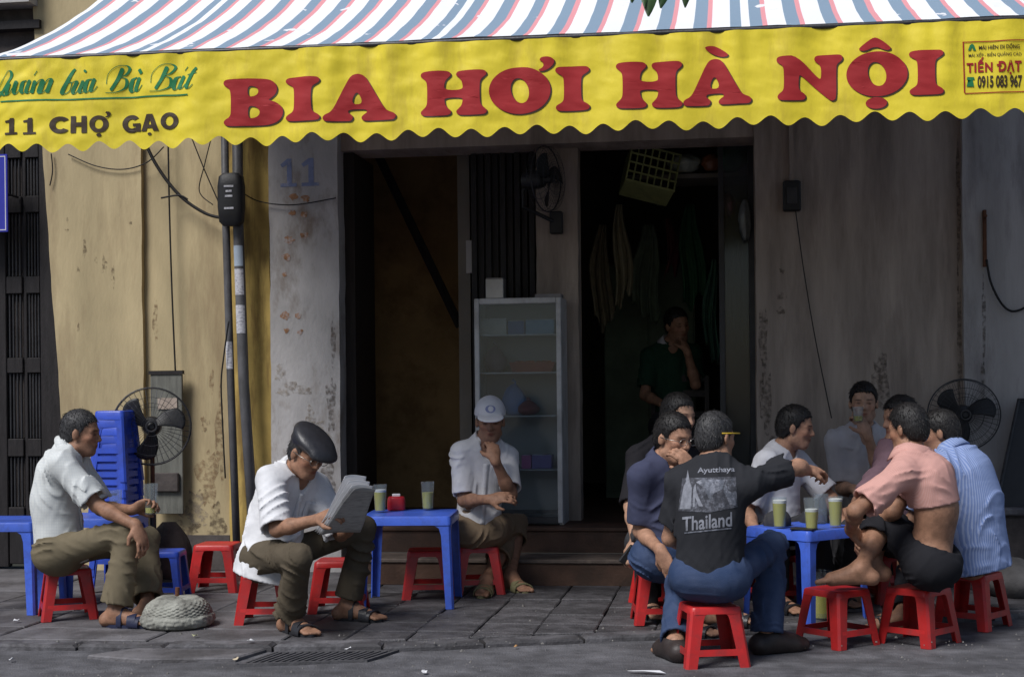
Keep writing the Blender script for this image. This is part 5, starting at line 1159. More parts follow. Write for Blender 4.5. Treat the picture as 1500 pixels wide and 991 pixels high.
def frame_of(az, pitch=0, tilt=0):
    f, r = facing(az); u = np.array([0, 0, 1.0]); c, s = math.cos(rad(pitch)), math.sin(rad(pitch)); f2 = f * c + u * s; u2 = u * c - f * s
    c, s = math.cos(rad(tilt)), math.sin(rad(tilt)); r3 = r * c + u2 * s; u3 = u2 * c - r * s
    return np.stack([r3, f2, u3], 1)              # columns: right, forward, up

def add_hand(F, w, d, n, curl=.5, spread=.25, side=1, size=1.0, thumb=1.0):
    """w wrist, d towards the fingers, n back of the hand, side: +1 when the thumb lies towards cross(d,n)"""
    w = np.array(w, float); d = nrm(d); n = nrm(np.array(n, float) - d * np.dot(n, d)); s = np.cross(d, n) * side; z = size
    pc = w + d * .05 * z
    F.cone(w - d * .01, w + d * .03 * z, .024 * z, .028 * z, .02, flat=n, fs=.75)
    F.ell(pc, np.stack([s, d, n], 1), (.040 * z, .050 * z, .0175 * z), .012)
    for i, (o, ln, r) in enumerate(((.030, .070, .0086), (.010, .080, .0090), (-.011, .074, .0086), (-.030, .058, .0076))):
        b = w + d * (.088 if i < 3 else .08) * z + s * o * z; a = curl * (1.0 + .08 * i); dirs = d + s * (o * spread * 10 * .35); p = b
        ang = 0
        for j, fr in enumerate((.45, .31, .24)):
            ang += a * (.75 if j == 0 else 1.0); v = nrm(dirs) * math.cos(ang) - n * math.sin(ang); q = p + v * ln * fr * z
            F.cone(p, q, r * z * (1 - .08 * j), r * z * (1 - .08 * (j + 1)), .006); p = q
    b = w + d * .022 * z + s * .028 * z - n * .004; v = nrm(d * .75 + s * .75 * thumb - n * (.25 + .3 * curl)); q = b + v * .036 * z; F.cone(b, q, .0135 * z, .0105 * z, .010)
    v = nrm(d * 1.0 + s * .25 * thumb - n * (.3 + .5 * curl)); q2 = q + v * .032 * z; F.cone(q, q2, .0105 * z, .0085 * z, .006)
def add_foot(F, ank, toe_dir, L=.235, zg=0.0):
    a = np.array(ank, float); f = nrm([toe_dir[0], toe_dir[1], 0]); r = np.cross(f, [0, 0, 1]); g = np.array([a[0], a[1], zg])
    heel = g - f * .045 + np.array([0, 0, .032]); ball = g + f * (L * .55) + np.array([0, 0, .026])
    F.cone(a, heel, .033, .031, .02); F.cone(a + f * .02 - np.array([0, 0, .015]), ball, .034, .026, .03, flat=r, fs=1.25); F.cone(heel, ball, .03, .027, .02, flat=r, fs=1.2)
    for i, (o, ln, rr) in enumerate(((-.030, .050, .0125), (-.011, .046, .0092), (.005, .041, .0088), (.020, .035, .0085), (.033, .028, .0085))):
        p = ball + r * o + f * .015; F.cone(p, p + f * ln - np.array([0, 0, .010]), rr * 1.05, rr, .006)
def add_head(F, c, R, neck, sz=1.0, jaw=1.0, neck_r=.054):
    c = np.array(c, float); R = np.array(R); z = sz
    def T(x, y, w): return c + R @ (np.array([x, y, w]) * z)
    I = R
    F.cone(T(0, -.022, -.055), neck, neck_r * .97 * z, neck_r * 1.06 * z, .03)
    F.ell(T(0, -.012, .034), I, (.0745 * z, .094 * z, .084 * z), .02)
    F.ell(T(0, .022, -.038), I, (.060 * jaw * z, .066 * z, .078 * z), .03)
    F.ell(T(0, .058, -.094), I, (.026 * jaw * z, .020 * z, .018 * z), .03)
    for s in (-1, 1):
        F.ell(T(s * .040, .056, -.022), I, (.021 * z, .019 * z, .018 * z), .02)
        F.cone(T(s * .052 * jaw, .0, -.072), T(s * .022, .055, -.098), .016 * z, .016 * z, .025)
        F.cone(T(s * .012, .079, .021), T(s * .044, .066, .018), .0115 * z, .0095 * z, .014)
        F.ell(T(s * .031, .089, .000), I, (.0155 * z, .013 * z, .0095 * z), .010, 's')
        F.ell(T(s * .031, .0735, .000), I, (.0125 * z, .0105 * z, .0085 * z), .004)
        F.ell(T(s * .0785, -.008, -.008), R @ np.array([[.94, -.34 * s, 0], [.34 * s, .94, 0], [0, 0, 1]]), (.0085 * z, .0185 * z, .031 * z), .006)
        F.ell(T(s * .0125, .088, -.033), I, (.0085 * z, .009 * z, .0075 * z), .006)
    F.cone(T(0, .083, .010), T(0, .101, -.027), .0075 * z, .0118 * z, .010)
    F.ell(T(0, .083, -.056), I, (.022 * z, .0095 * z, .0062 * z), .006); F.ell(T(0, .082, -.067), I, (.019 * z, .0095 * z, .0068 * z), .006)
    F.cone(T(-.02, .0965, -.0612), T(.02, .0965, -.0612), .0022 * z, .0022 * z, .004, 's')
def head_tone(v, c, R, sz, base, hairless=False):
    q = (v - np.array(c)) @ R / sz; x, y, z = np.abs(q[:, 0]), q[:, 1], q[:, 2]; t = np.ones((len(v), 3)); near = (np.abs(q) < .16).all(1)
    def blend(mask, col): t[:] = t * (1 - mask[:, None]) + t * np.array(col) * mask[:, None]
    g = lambda cx, cy, rx, rz: np.exp(-(((x - cx) / rx) ** 2 + ((z - cy) / rz) ** 2) ** 2) * (y > .045) * near
    blend(g(0, -.0615, .024, .0095) * (y > .07), (.80, .52, .50)); blend(g(0, -.0612, .022, .0022), (.45, .35, .35))
    blend(g(.031, .0, .0135, .0050), (.16, .14, .15)); blend(g(.031, .004, .017, .008), (.72, .66, .66))
    blend(g(.033, .0215, .0195, .0048), (.16, .14, .14)); blend(g(.018, -.036, .010, .006) * .8, (.75, .66, .64))
    blend(np.exp(-((x - .045) / .025) ** 2 - ((z + .025) / .022) ** 2) * (y > .02) * near * .6, (1.08, .86, .84))
    blend(np.exp(-((z + .08) / .03) ** 2) * (y > .03) * near * .35, (.80, .80, .84))
    return t

PEOPLE_MESH = {}
def person(label, D, pelvis, neck, az, head, arms, legs, skin, shirt=None, pants=None, hair=None, group=None, seat=.25, h=.0066,
           hip_az=None, hunch=.03, sh_w=.152, sh_tilt=0.0, head_sz=.93, jaw=1.0, fat=1.0, neck_dz=0.0, chest_front=.0, lean_r=0.0, seed=1, base_px=None, expose_back=False, UA=.265, FA=.235, TH=.395, SH=.385, belly=0.0, shoulder_drop=.058):
    """pelvis: px; neck: px,py; head: (px,py,dz,az,pitch,tilt); arms: {'R':(elbow_px,wrist_px(x,y,dz),hand_dir_px(x,y,dz),normal,curl)}; legs: {'R':(knee_px,ankle_px,toe_az)}"""
    fz, rz_ = facing(az); hf, hr = facing(az if hip_az is None else hip_az)
    pv = np.array(Pz(pelvis, seat + .092, D)) if not isinstance(pelvis, tuple) else np.array(P(pelvis[0], pelvis[1], D + (pelvis[2] if len(pelvis) > 2 else 0)))
    nk = np.array(P(neck[0], neck[1], D + neck_dz)); up = nrm(nk - pv); fr = nrm(fz - up * np.dot(fz, up)); rt = np.cross(fr, up)
    rt = nrm(rt + up * sh_tilt)
    mid = (pv + nk) * .5 - fr * hunch + rt * lean_r; chest = pv + (nk - pv) * .74 - fr * hunch * .8
    bx = np.array(G(*(base_px or (PIX(pv)[0], 900)))); base = np.array([pv[0], pv[1], 0.0])
    J = {'pv': pv, 'nk': nk, 'mid': mid, 'chest': chest, 'fr': fr, 'rt': rt, 'up': up}
    for s, sg in (('R', 1), ('L', -1)):
        J['S' + s] = nk + rt * sg * sh_w - up * shoulder_drop + fr * .005; J['H' + s] = pv + hr * sg * .082
        if s in arms:
            a = arms[s]; wr = np.array(P(a[1][0], a[1][1], D + a[1][2])); J['E' + s] = ik(J['S' + s], wr, UA, FA, a[0]); J['W' + s] = wr
            hd = np.array(P(a[2][0], a[2][1], D + a[2][2])) - wr; J['hd' + s] = nrm(hd); J['hn' + s] = np.array(a[3], float) if not callable(a[3]) else a[3](J)
            ud = np.linalg.norm(J['E' + s] - J['S' + s]); fd = np.linalg.norm(wr - J['E' + s])
            if ud > .31 or fd > .28: print('ARM LONG', label[:30], s, round(ud, 3), round(fd, 3))
        if s in legs:
            l = legs[s]; az_ = l[1]; g0 = G(az_[0], az_[1], .078); zg = az_[2] if len(az_) > 2 else gz(g0.x, g0.y); an = np.array(G(az_[0], az_[1], zg + .078)); J['A' + s] = an; J['K' + s] = ik(J['H' + s], an, TH, SH, l[0]); J['zg' + s] = zg
            td = facing(l[2])[0]; J['toe' + s] = td
            t1 = np.linalg.norm(J['K' + s] - J['H' + s])
            if t1 > .45: print('LEG LONG', label[:30], s, round(t1, 3))
    hc = np.array(P(head[0], head[1], D + neck_dz + head[2])); HR_ = frame_of(head[3], head[4], head[5])
    pts = np.array([J[k] for k in J if len(k) == 2 and k not in ('fr', 'rt', 'up')] + [hc]); lo, hi = pts.min(0) - .24, pts.max(0) + .24; lo[2] = max(lo[2], -.06) if True else lo[2]
    root = empty('person', base, label=label, cat='person', group=group)
    # --- body
    F = Field(lo, hi, h); tr = .106 * fat
    F.cone(pv - up * .02, mid, tr, tr * .98, .05, flat=fr, fs=.80); F.cone(mid, chest, tr * .98, tr * 1.10, .05, flat=fr, fs=.76)
    F.cone(J['SR'] - up * .01 - rt * .03, J['SL'] - up * .01 + rt * .03, .048, .048, .06); F.cone(chest, nk - up * .05, tr * .95, .06, .05, flat=fr, fs=.7)
    F.cone(nk - up * .0, J['SR'], .045, .048, .05); F.cone(nk, J['SL'], .045, .048, .05)
    if belly: F.ell(mid + fr * .05 - up * .03, np.stack([rt, fr, up], 1), (tr * .95, belly, .12), .05)
    for s in 'RL':
        F.ell(J['H' + s] - up * .012 - hf * .02, np.stack([hr, hf, [0, 0, 1]], 1), (.078, .088, .080), .05)
        if s in legs:
            H, K, A = J['H' + s], J['K' + s], J['A' + s]; F.cone(H, K, .064 * fat ** .5, .046, .03); F.cone(K, A, .045, .032, .02)
            cb = nrm(np.cross(np.cross(K - H, A - K), A - K)); cb = -cb if np.dot(cb, K - H) > 0 else cb
            F.cone(K + (A - K) * .12 + cb * .008, K + (A - K) * .55 + cb * .008, .042, .034, .04); add_foot(F, A, J['toe' + s], zg=J['zg' + s])
        if s in arms:
            S, E, Wt = J['S' + s], J['E' + s], J['W' + s]; F.cone(S, E, .043, .033, .03); F.cone(E, E + (Wt - E) * .35, .033, .034, .02); F.cone(E + (Wt - E) * .3, Wt, .034, .0235, .02)
            add_hand(F, Wt, J['hd' + s], J['hn' + s], arms[s][4], side=(1 if s == 'R' else -1) * (arms[s][5] if len(arms[s]) > 5 else 1))
    add_head(F, hc, HR_, nk - up * .01, head_sz, jaw)
    me, v = F.mesh('body', skin, base); tone = head_tone(v, hc, HR_, head_sz, None)
    at = me.color_attributes.new('tone', 'FLOAT_COLOR', 'POINT'); at.data.foreach_set('color', np.concatenate([tone, np.ones((len(v), 1))], 1).astype(np.float32).ravel())
    link('body', me, root); out = {'root': root, 'J': J, 'hc': hc, 'HR': HR_, 'base': base, 'D': D}
    # --- trousers / shorts
    if pants:
        F = Field(lo, hi, h); g = pants.get('gap', .016); cuffs = []
        F.ell(pv - hf * .01, np.stack([hr, hf, [0, 0, 1]], 1), (.118 + g, .108 + g, .095 + g * .5), .05)
        F.cone(pv, pv + up * pants.get('rise', .10), tr + g, tr + g * .7, .03, flat=fr, fs=.84, cut=1.0)
        for s in 'RL':
            if s not in legs: continue
            H, K, A = J['H' + s], J['K' + s], J['A' + s]; F.ell(H - hf * .02 - np.array([0, 0, .012]), np.stack([hr, hf, [0, 0, 1]], 1), (.076 + g, .088 + g, .080 + g * .4), .08)
            F.cone(H, K, .070 + g * .8, .049 + g * .8, .03)
            e = pants.get('len' + s, pants.get('len', .9))
            if e > 0: 
                fl = pants.get('flare', .012); q = K + (A - K) * e; F.cone(K, q, .047 + g * .8, .040 + g + fl, .03, cut=1.0); cuffs.append((K + (A - K) * (e - .10), K + (A - K) * (e + .12), .024 + g + fl))
            else:
                q = H + (K - H) * (1 + e); d_ = nrm(K - H); F.plane
        if pants.get('len', .9) <= 0:
            pass
        F.ripple(pants.get('amp', .0045) * 3.0, seed * 7 + 1, .95, kdir=hf * .8 + np.array([0, 0, .7]), n=46)
        if pants.get('low'): F.cone(pv + up * pants['low'] - fr * .10, pv + up * (pants['low'] + .25) - fr * .10, .145, .15, .01, 's')
        for c0_, c1_, cr0 in cuffs: F.cone(c0_, c1_, cr0, cr0, 0, 's')
        if pants.get('short'):
            for s in 'RL':
                H, K, A = J['H' + s], J['K' + s], J['A' + s]; d_ = nrm(K - H); c0 = H + (K - H) * pants['short']
                F.cone(c0, K + d_ * .15, .17, .17, 0, 's') if False else None
        me, _ = F.mesh('trousers', pants['mat'], base); out['pants'] = link(pants.get('name', 'trousers'), me, root)
    # --- shirt
    if shirt:
        F = Field(lo, hi, h); g = shirt.get('gap', .016); st_ = tr + g
        hem = pv - up * shirt.get('hem', .02); lowc = pv if not shirt.get('cropped') else mid
        if not shirt.get('cropped'): F.cone(hem - up * .03, mid, st_ + shirt.get('loose', .02), st_ + .004, .05, flat=fr, fs=.86)
        F.cone(mid, chest, st_ + .002, st_ * 1.08, .05, flat=fr, fs=.80); F.cone(chest, nk - up * .045, st_ * .98, .074, .05, flat=fr, fs=.74)
        if belly: F.ell(mid + fr * .05 - up * .03, np.stack([rt, fr, up], 1), (st_ * .97, belly + g, .135), .05)
        F.cone(J['SR'] - up * .012 - rt * .03, J['SL'] - up * .012 + rt * .03, .054, .054, .06); F.cone(nk - up * .004, J['SR'], .060, .055, .05); F.cone(nk - up * .004, J['SL'], .060, .055, .05)
        for s in 'RL':
            if s not in arms: continue
            S, E = J['S' + s], J['E' + s]; e = shirt.get('sleeve' + s, shirt.get('sleeve', .78)); q = S + (E - S) * e; sr = shirt.get('sr', .066) - .008
            F.cone(S, q, sr - .006, sr + .006, .035, cut=1.0)
        F.ripple(shirt.get('amp', .0045) * 3.0, seed * 7 + 2, shirt.get('fscale', .9), kdir=rt * .8 + fr * .5 + up * .45, n=46)
        for s in 'RL':
            if s in arms:
                S, E = J['S' + s], J['E' + s]; e = shirt.get('sleeve' + s, shirt.get('sleeve', .78)); sr = shirt.get('sr', .066) - .008
                F.cone(S + (E - S) * (e - .18), S + (E - S) * (e + .2), sr - .012, sr - .002, 0, 's')
        F.plane(hem if not shirt.get('cropped') else pv + (nk - pv) * shirt['cropped'], -up if not shirt.get('hemn') else np.array(shirt['hemn'](J)))
        # neck opening
        ax = nrm(hc - HR_[:, 2] * .06 - HR_[:, 1] * .02 - nk); nf = fr
        F.cone(nk - up * .0, nk + ax * .14, .056, .066, .006, 's')
        if shirt.get('vneck', .05): F.cone(nk + nf * .055 - up * .01, nk + nf * .10 - up * shirt.get('vneck', .05), .042, .008, .008, 's')
        me, _ = F.mesh('shirt', shirt['mat'], base); so = link(shirt.get('name', 'shirt'), me, root); out['shirt'] = so
        if shirt.get('collar'):
            # folded collar: a band round the neck, open at the throat
            n = 26; mbc = MB(); R0, hgt = .064, .034; rows = []
            cf = nrm(fr - ax * np.dot(fr, ax)); cr_ = np.cross(cf, ax)
            for i in range(n + 1):
                t = rad(32) + (rad(328) - rad(32)) * i / n; dv = cf * math.cos(t) + cr_ * math.sin(t); front = max(0, math.cos(t))
                c0 = nk + ax * (.012 - .030 * front); pts_ = []
                for (rr, hh) in ((R0, -.012), (R0 + .002, hgt), (R0 + .010, hgt + .004), (R0 + .020, hgt * .35), (R0 + .031, -.012 - .018 * front), (R0 + .026, -.014 - .018 * front), (R0 + .012, .0)):
                    pts_.append(c0 + dv * rr * (1 + .06 * front) + ax * hh - base)
                rows.append(pts_)
            mbc.rings(rows, cap=True); mbc.build('collar', shirt.get('collar_mat', shirt['mat']), so, smooth=True)
    # --- hair
    if hair:
        F = Field(hc - .17, hc + .17, .0048); z = head_sz; R = HR_
        def T(x, y, w): return hc + R @ (np.array([x, y, w]) * z)
        th = hair.get('th', .009)
        F.ell(T(0, -.014, .036), R, ((.0755 + th * .6) * z, (.094 + th * .8) * z, (.085 + th * 1.2) * z), .02); F.ell(T(0, -.05, -.02), R, ((.060 + th * .8) * z, (.055 + th * .7) * z, (.07) * z), .03)
        F.ripple(hair.get('amp', .0035), seed + 50, 3.2, kdir=R[:, 0], n=14, cell=.05, fine=.5)
        c = hc; Xg, Yg, Zg = F.ax[0][:, None, None] - c[0], F.ax[1][None, :, None] - c[1], F.ax[2][None, None, :] - c[2]
        lx = (Xg * R[0, 0] + Yg * R[1, 0] + Zg * R[2, 0]) / z; ly = (Xg * R[0, 1] + Yg * R[1, 1] + Zg * R[2, 1]) / z; lz = (Xg * R[0, 2] + Yg * R[1, 2] + Zg * R[2, 2]) / z
        fl = hair.get('line', .066); nape = hair.get('nape', -.062); sb = hair.get('side', -.004)
        ly2 = ly + .10 * lx * lx / .08 * hair.get('recede', 0)
        zc = np.interp(ly2.ravel(), [-.13, -.05, -.022, -.012, .014, .032, .05, .075, .12], [nape, nape - .004, -.03, sb, sb, .028, fl - .006, fl + .004, fl + .02]).reshape(ly2.shape)
        zc = zc + .004 * np.sin(lx * 210 + 3 * np.sin(ly * 90)) + .003 * np.sin(ly * 330 + lx * 120)
        F.F = np.maximum(F.F, (zc - lz) * .7 * z)
        if hair.get('bald'): F.ell(T(0, -.02, .11), R, (.05, .06, .05), .01, 's')
        me, hv = F.mesh('hair', hair['mat'], base); nn = np.empty(len(hv) * 3, dtype=np.float32); me.vertices.foreach_get('normal', nn); nn = nn.reshape(-1, 3)
        rs = np.random.RandomState(seed + 90); q = (hv - hc) @ R / z; ok = np.nonzero((q[:, 2] > -.05) & ((nn @ R)[:, 2] > -.6))[0]; sel = rs.choice(ok, min(len(ok), hair.get('n', 1500)), replace=False)
        loc, n_ = q[sel], nn[sel]; crown = np.array([0, -.03, .13]); flow = loc - crown; flow = flow @ R.T; flow -= n_ * (flow * n_).sum(1)[:, None]; flow /= np.linalg.norm(flow, axis=1)[:, None] + 1e-6
        d = flow + n_ * rs.uniform(.05, .55, (len(sel), 1)) + rs.normal(size=(len(sel), 3)) * .28; d /= np.linalg.norm(d, axis=1)[:, None]; sd_ = np.cross(d, n_); sd_ /= np.linalg.norm(sd_, axis=1)[:, None] + 1e-6
        ln = rs.uniform(.010, .024, (len(sel), 1)); b0 = hv[sel] - base - n_ * .002; wd = .0016; pts_ = np.stack([b0 - sd_ * wd, b0 + sd_ * wd, b0 + d * ln * .6 + sd_ * wd * .8 - n_ * .001, b0 + d * ln - n_ * .004, b0 + d * ln * .6 - sd_ * wd * .8 - n_ * .001], 1).reshape(-1, 3)
        me2 = bpy.data.meshes.new('hair_strands'); me2.from_pydata(pts_.tolist(), [], [tuple(range(5 * i, 5 * i + 5)) for i in range(len(sel))]); me2.materials.append(hair['mat']); me2.update()
        out['hair'] = link('hair', me, root); so_ = link('hair_strands', me2, out['hair']); so_['kind'] = 'stuff'
    return out
def hl(p, x, y, z):                                # head-local point relative to the person's base
    return Vector(p['hc'] + p['HR'] @ np.array([x, y, z]) - p['base'])
def glasses(p, m, r=.0016):
    mb = MB()
    for s in (-1, 1):
        c = [hl(p, s * .033 + .022 * math.cos(t), .094 - .010 * abs(.033 + s * s * .022 * math.cos(t)) , .000 + .016 * math.sin(t)) for t in np.linspace(0, 2 * math.pi, 22)]
        mb.tube(c, r, 5, False); mb.tube([hl(p, s * .055, .092, .004), hl(p, s * .074, .05, .004), hl(p, s * .081, -.01, .004)], r, 5)
    mb.tube([hl(p, -.012, .096, .004), hl(p, .012, .096, .004)], r, 5); return mb.build('glasses', m, p['root'], smooth=True)
def sandal(p, s, msole, mstrap, L=.25, strap='cross', sole_t=.018):
    J = p['J']; a = J['A' + s]; f = nrm([J['toe' + s][0], J['toe' + s][1], 0]); r = np.cross(f, [0, 0, 1]); g = np.array([a[0], a[1], J['zg' + s]]) - p['base']
    out = []
    for t in np.linspace(0, 2 * math.pi, 28, endpoint=False):
        y = .062 + math.cos(t) * L * .53; w = .040 + .012 * math.cos(t); out.append((y, math.sin(t) * w))
    mb = MB(); mb.rings([[Vector(g + f * y + r * x + np.array([0, 0, z])) for y, x in out] for z in (-.016, .004, .012)]); so = mb.build('sandal', msole, p['root'], smooth='auto')
    mb = MB()
    def band(y0, y1, w, hgt, tw=.0):
        rows = []
        for k in range(13):
            t = math.pi * k / 12; x = -math.cos(t) * w; z = .006 + math.sin(t) ** .7 * hgt
            rows.append([Vector(g + f * (y0 + tw * x) + r * x + np.array([0, 0, z])), Vector(g + f * (y1 + tw * x) + r * x + np.array([0, 0, z - .004])), Vector(g + f * (y1 + tw * x) + r * x * 1.06 + np.array([0, 0, z + .002])), Vector(g + f * (y0 + tw * x) + r * x * 1.06 + np.array([0, 0, z + .005]))])
        mb.rings(rows, cap=True)
    band(.075, .118, .049, .056, .25); band(.12, .155, .050, .046, -.2)
    if strap == 'cross': band(.03, .055, .044, .085, 0)
    mb.build('strap', mstrap, so, smooth='auto'); return so
def shoe(p, s, m, L=.26):
    J = p['J']; a = J['A' + s]; f = nrm([J['toe' + s][0], J['toe' + s][1], 0]); r = np.cross(f, [0, 0, 1]); g = np.array([a[0], a[1], J['zg' + s]])
    lo = np.minimum(g - .2, g + f * .3 - .1); hi = np.maximum(g + .2, g + f * .3 + .1); F = Field(lo, hi, .006)
    F.cone(g - f * .040 + [0, 0, .042], g + f * .13 + [0, 0, .032], .048, .041, .03, flat=r, fs=1.08); F.cone(g + f * .02 + [0, 0, .07], g + f * .09 + [0, 0, .045], .05, .042, .03); F.cone(g + f * .13 + [0, 0, .030], g + f * (L - .075) + [0, 0, .024], .045, .034, .02, flat=r, fs=1.15)
    F.plane(g + [0, 0, .001], (0, 0, -1)); F.plane(g + [0, 0, .095], (0, 0, 1)); me, _ = F.mesh('shoe', m, p['base']); return link('shoe', me, p['root'])

def placket(p, m, buttons=4, w=.015, mbtn=None, pocket=None):
    """front strip and buttons (and a chest pocket) laid on the shirt"""
    bv = bvh_of(p['shirt']); J = p['J']; B = Vector(p['base']); rows = []
    def hit(t, x, off):
        q = J['nk'] * (1 - t) + J['pv'] * t + J['fr'] * .45 + J['rt'] * x; h = bv.ray_cast(Vector(q), Vector(-J['fr'])); return None if h[0] is None else h[0] + Vector(J['fr']) * off - B
    for t in np.linspace(.22, .92, 26):
        a, b = hit(t, -w, .0025), hit(t, w, .0025)
        if a is not None and b is not None: rows.append((a, b))
    mb = MB(); mb.faces([v for r in rows for v in r], [(2 * i, 2 * i + 1, 2 * i + 3, 2 * i + 2) for i in range(len(rows) - 1)]); o = mb.build('placket', m, p['shirt'], smooth=True); sm = o.modifiers.new('t', 'SOLIDIFY'); sm.thickness = .004; sm.offset = 0
    for t in np.linspace(.30, .85, buttons):
        c = hit(t, 0, .006)
        if c is not None: mb = MB(); ax = Vector(J['fr']); a_ = ax.orthogonal().normalized(); b_ = ax.cross(a_); mb.rings([[c + ax * z + (a_ * math.cos(k) + b_ * math.sin(k)) * .006 for k in np.linspace(0, 6.283, 10, endpoint=False)] for z in (-.002, .001)]); mb.build('button', mbtn or M_PAPER, p['shirt'])
    if pocket:
        mb = MB(); sx = pocket
        def pf(u, v):
            q = hit(.30 + .24 * v, sx * (.045 + .085 * u), .003); return q if q is not None else Vector(J['chest']) - B
        mb.grid(pf, 6, 8); o = mb.build('pocket', m, p['shirt'], smooth=True); sm = o.modifiers.new('t', 'SOLIDIFY'); sm.thickness = .004; sm.offset = 0
def cv(r, u, t): return np.array(R2 * r + U2 * u - FW * t)      # picture right, picture up, towards the camera
C_WHITE = cloth_mat('shirt_white_cotton', (.74, .74, .76)); C_WHITE2 = cloth_mat('shirt_offwhite', (.70, .69, .70))
C_CHECK = check_mat('shirt_pale_check', (.66, .68, .67), (.50, .53, .56), (70, 70), .10, .55)
C_NAVY = cloth_mat('polo_navy', (.060, .066, .115)); C_BLACK = cloth_mat('tshirt_black', (.030, .031, .036)); C_TEE = cloth_mat('tshirt_white', (.66, .66, .70))
C_GREYPOLO = cloth_mat('polo_pale_grey', (.52, .50, .52)); C_MAUVE = cloth_mat('shirt_mauve', (.21, .13, .155)); C_PINK = check_mat('shirt_salmon', (.62, .33, .285), (.68, .45, .40), (120, 0), .4, .4)
C_STRIPE = check_mat('shirt_blue_stripe', (.19, .27, .52), (.42, .49, .68), (75, 0), .45, .6); C_GREEN = cloth_mat('polo_green', (.018, .05, .03)); C_JACKET = cloth_mat('jacket_black', (.020, .019, .022))
C_KHAKI = cloth_mat('trousers_khaki', (.175, .145, .095)); C_BROWN = cloth_mat('trousers_brown', (.105, .085, .06)); C_TAN = cloth_mat('trousers_tan', (.24, .175, .115)); C_JEAN = mat('jeans_denim', (.032, .055, .12), .85, .3, 9, .3, 300, spec=.12, col2=(.065, .09, .165))
C_DARK = cloth_mat('shorts_black', (.020, .020, .024)); C_DKGREY = cloth_mat('trousers_charcoal', (.05, .05, .055))
M_SOLE = mat('rubber_sole_black', (.022, .022, .026), .6, .2, 9, .1, 60); M_LEATH = mat('black_leather', (.028, .028, .033), .42, .25, 20, .15, 90, spec=.5)
M_NAVYR = mat('navy_rubber', (.022, .026, .06), .55, .2, 9, .1, 60); M_OLIVE = mat('olive_plastic', (.20, .185, .10), .55, .2, 9, .1, 60); M_SHOE = mat('dark_brown_shoe', (.04, .03, .028), .5, .3, 20, .15, 90, spec=.4)
M_FRAME = mat('spectacle_metal', (.35, .33, .30), .3, .1, 9, 0, 60, metal=.8)

H_BLK = {'mat': HR_BLK}; H_GRY = {'mat': HR_GRY, 'recede': .3}
# 1 man on the left, seen from the side
p1 = person('elderly man in a pale checked shirt holding a glass, seated in profile at far left', 7.42, 92, (101, 660), 93, (119, 634, -.01, 90, -6, 0),
    {'R': ((143, 750, .0), (200, 770, -.25), (212, 802, -.27), cv(.75, .3, .6), .45), 'L': ((150, 762, .1), (195, 746, .02), (216, 737, .02), cv(.1, .55, -.5), .75)},
    {'R': ((188, 784), (168, 893), 76), 'L': ((206, 790), (216, 884), 80)}, SK_B,
    {'mat': C_CHECK, 'collar': True, 'hem': .045, 'sleeve': .86, 'sr': .074, 'gap': .02, 'loose': .02, 'vneck': .06}, {'mat': C_KHAKI, 'len': .93, 'gap': .014, 'flare': .024, 'amp': .0055}, dict(H_GRY, th=.007), hunch=.055, seed=11, UA=.27)
# 2 man reading
p2 = person('old man in a black leather flat cap and loose white shirt reading a newspaper', 7.12, 402, (434, 690), 50, (450, 664, -.10, 48, -26, 4),
    {'R': ((402, 772, -.05), (466, 760, -.36), (490, 749, -.42), cv(-.35, .75, .55), .7), 'L': ((495, 768), (522, 764, -.18), (508, 748, -.30), cv(.6, .5, -.6), .75)},
    {'R': ((429, 788), (424, 901), 42), 'L': ((530, 777), (508, 884), 68)}, SK_B,
    {'mat': C_WHITE, 'collar': True, 'hem': .115, 'sleeve': .98, 'sr': .080, 'gap': .024, 'loose': .046, 'vneck': .10, 'amp': .0062, 'fscale': .8}, {'mat': C_BROWN, 'len': .92, 'gap': .010, 'flare': .022, 'amp': .006}, dict(H_GRY, th=.006), hunch=.05, seed=12, sh_w=.15)
# 3 man in front of the cabinet
p3 = person('man in a white cap and white shirt with chin in hand before the glass cabinet', 8.28, 700, (711, 650), 12, (718, 617, -.05, 2, -8, 0),
    {'R': ((680, 727), (717, 731, -.27), (742, 727, -.30), cv(.0, .6, .7), .5), 'L': ((748, 722), (725, 673, -.26), (721, 650, -.22), cv(.25, .2, .8), .95)},
    {'R': ((726, 744), (713, 848), -8), 'L': ((752, 744), (748, 843), 28)}, SK_B,
    {'mat': C_WHITE2, 'collar': True, 'hem': .0, 'loose': .022, 'sleeve': .86, 'sr': .066, 'gap': .016, 'vneck': .09, 'amp': .005}, {'mat': C_TAN, 'lenR': .50, 'lenL': .32, 'gap': .014, 'flare': .024, 'amp': .0065}, dict(H_BLK, th=.006), hunch=.03, seed=13, seat=.26, sh_w=.132, fat=.92)
# 4 man inside the shop
p4 = person('man in a dark green polo leaning his cheek on his hand inside the dark shop', 10.05, (990, 622), (982, 507), 8, (992, 476, -.06, 25, -8, -8),
    {'R': ((948, 566), (972, 592, -.28), (990, 594, -.33), cv(0, .7, .5), .4), 'L': ((1020, 562), (1007, 516, -.24), (999, 492, -.17), cv(.6, 0, .6), .8)},
    {'R': ((962, 640), (965, 735, .30), -10), 'L': ((1015, 640), (1010, 735, .30), 15)}, SK_B,
    {'mat': C_GREEN, 'collar': True, 'collar_mat': C_GREYPOLO, 'hem': .05, 'sleeve': .8}, {'mat': C_DKGREY, 'len': .9}, H_BLK, seed=14, h=.009)
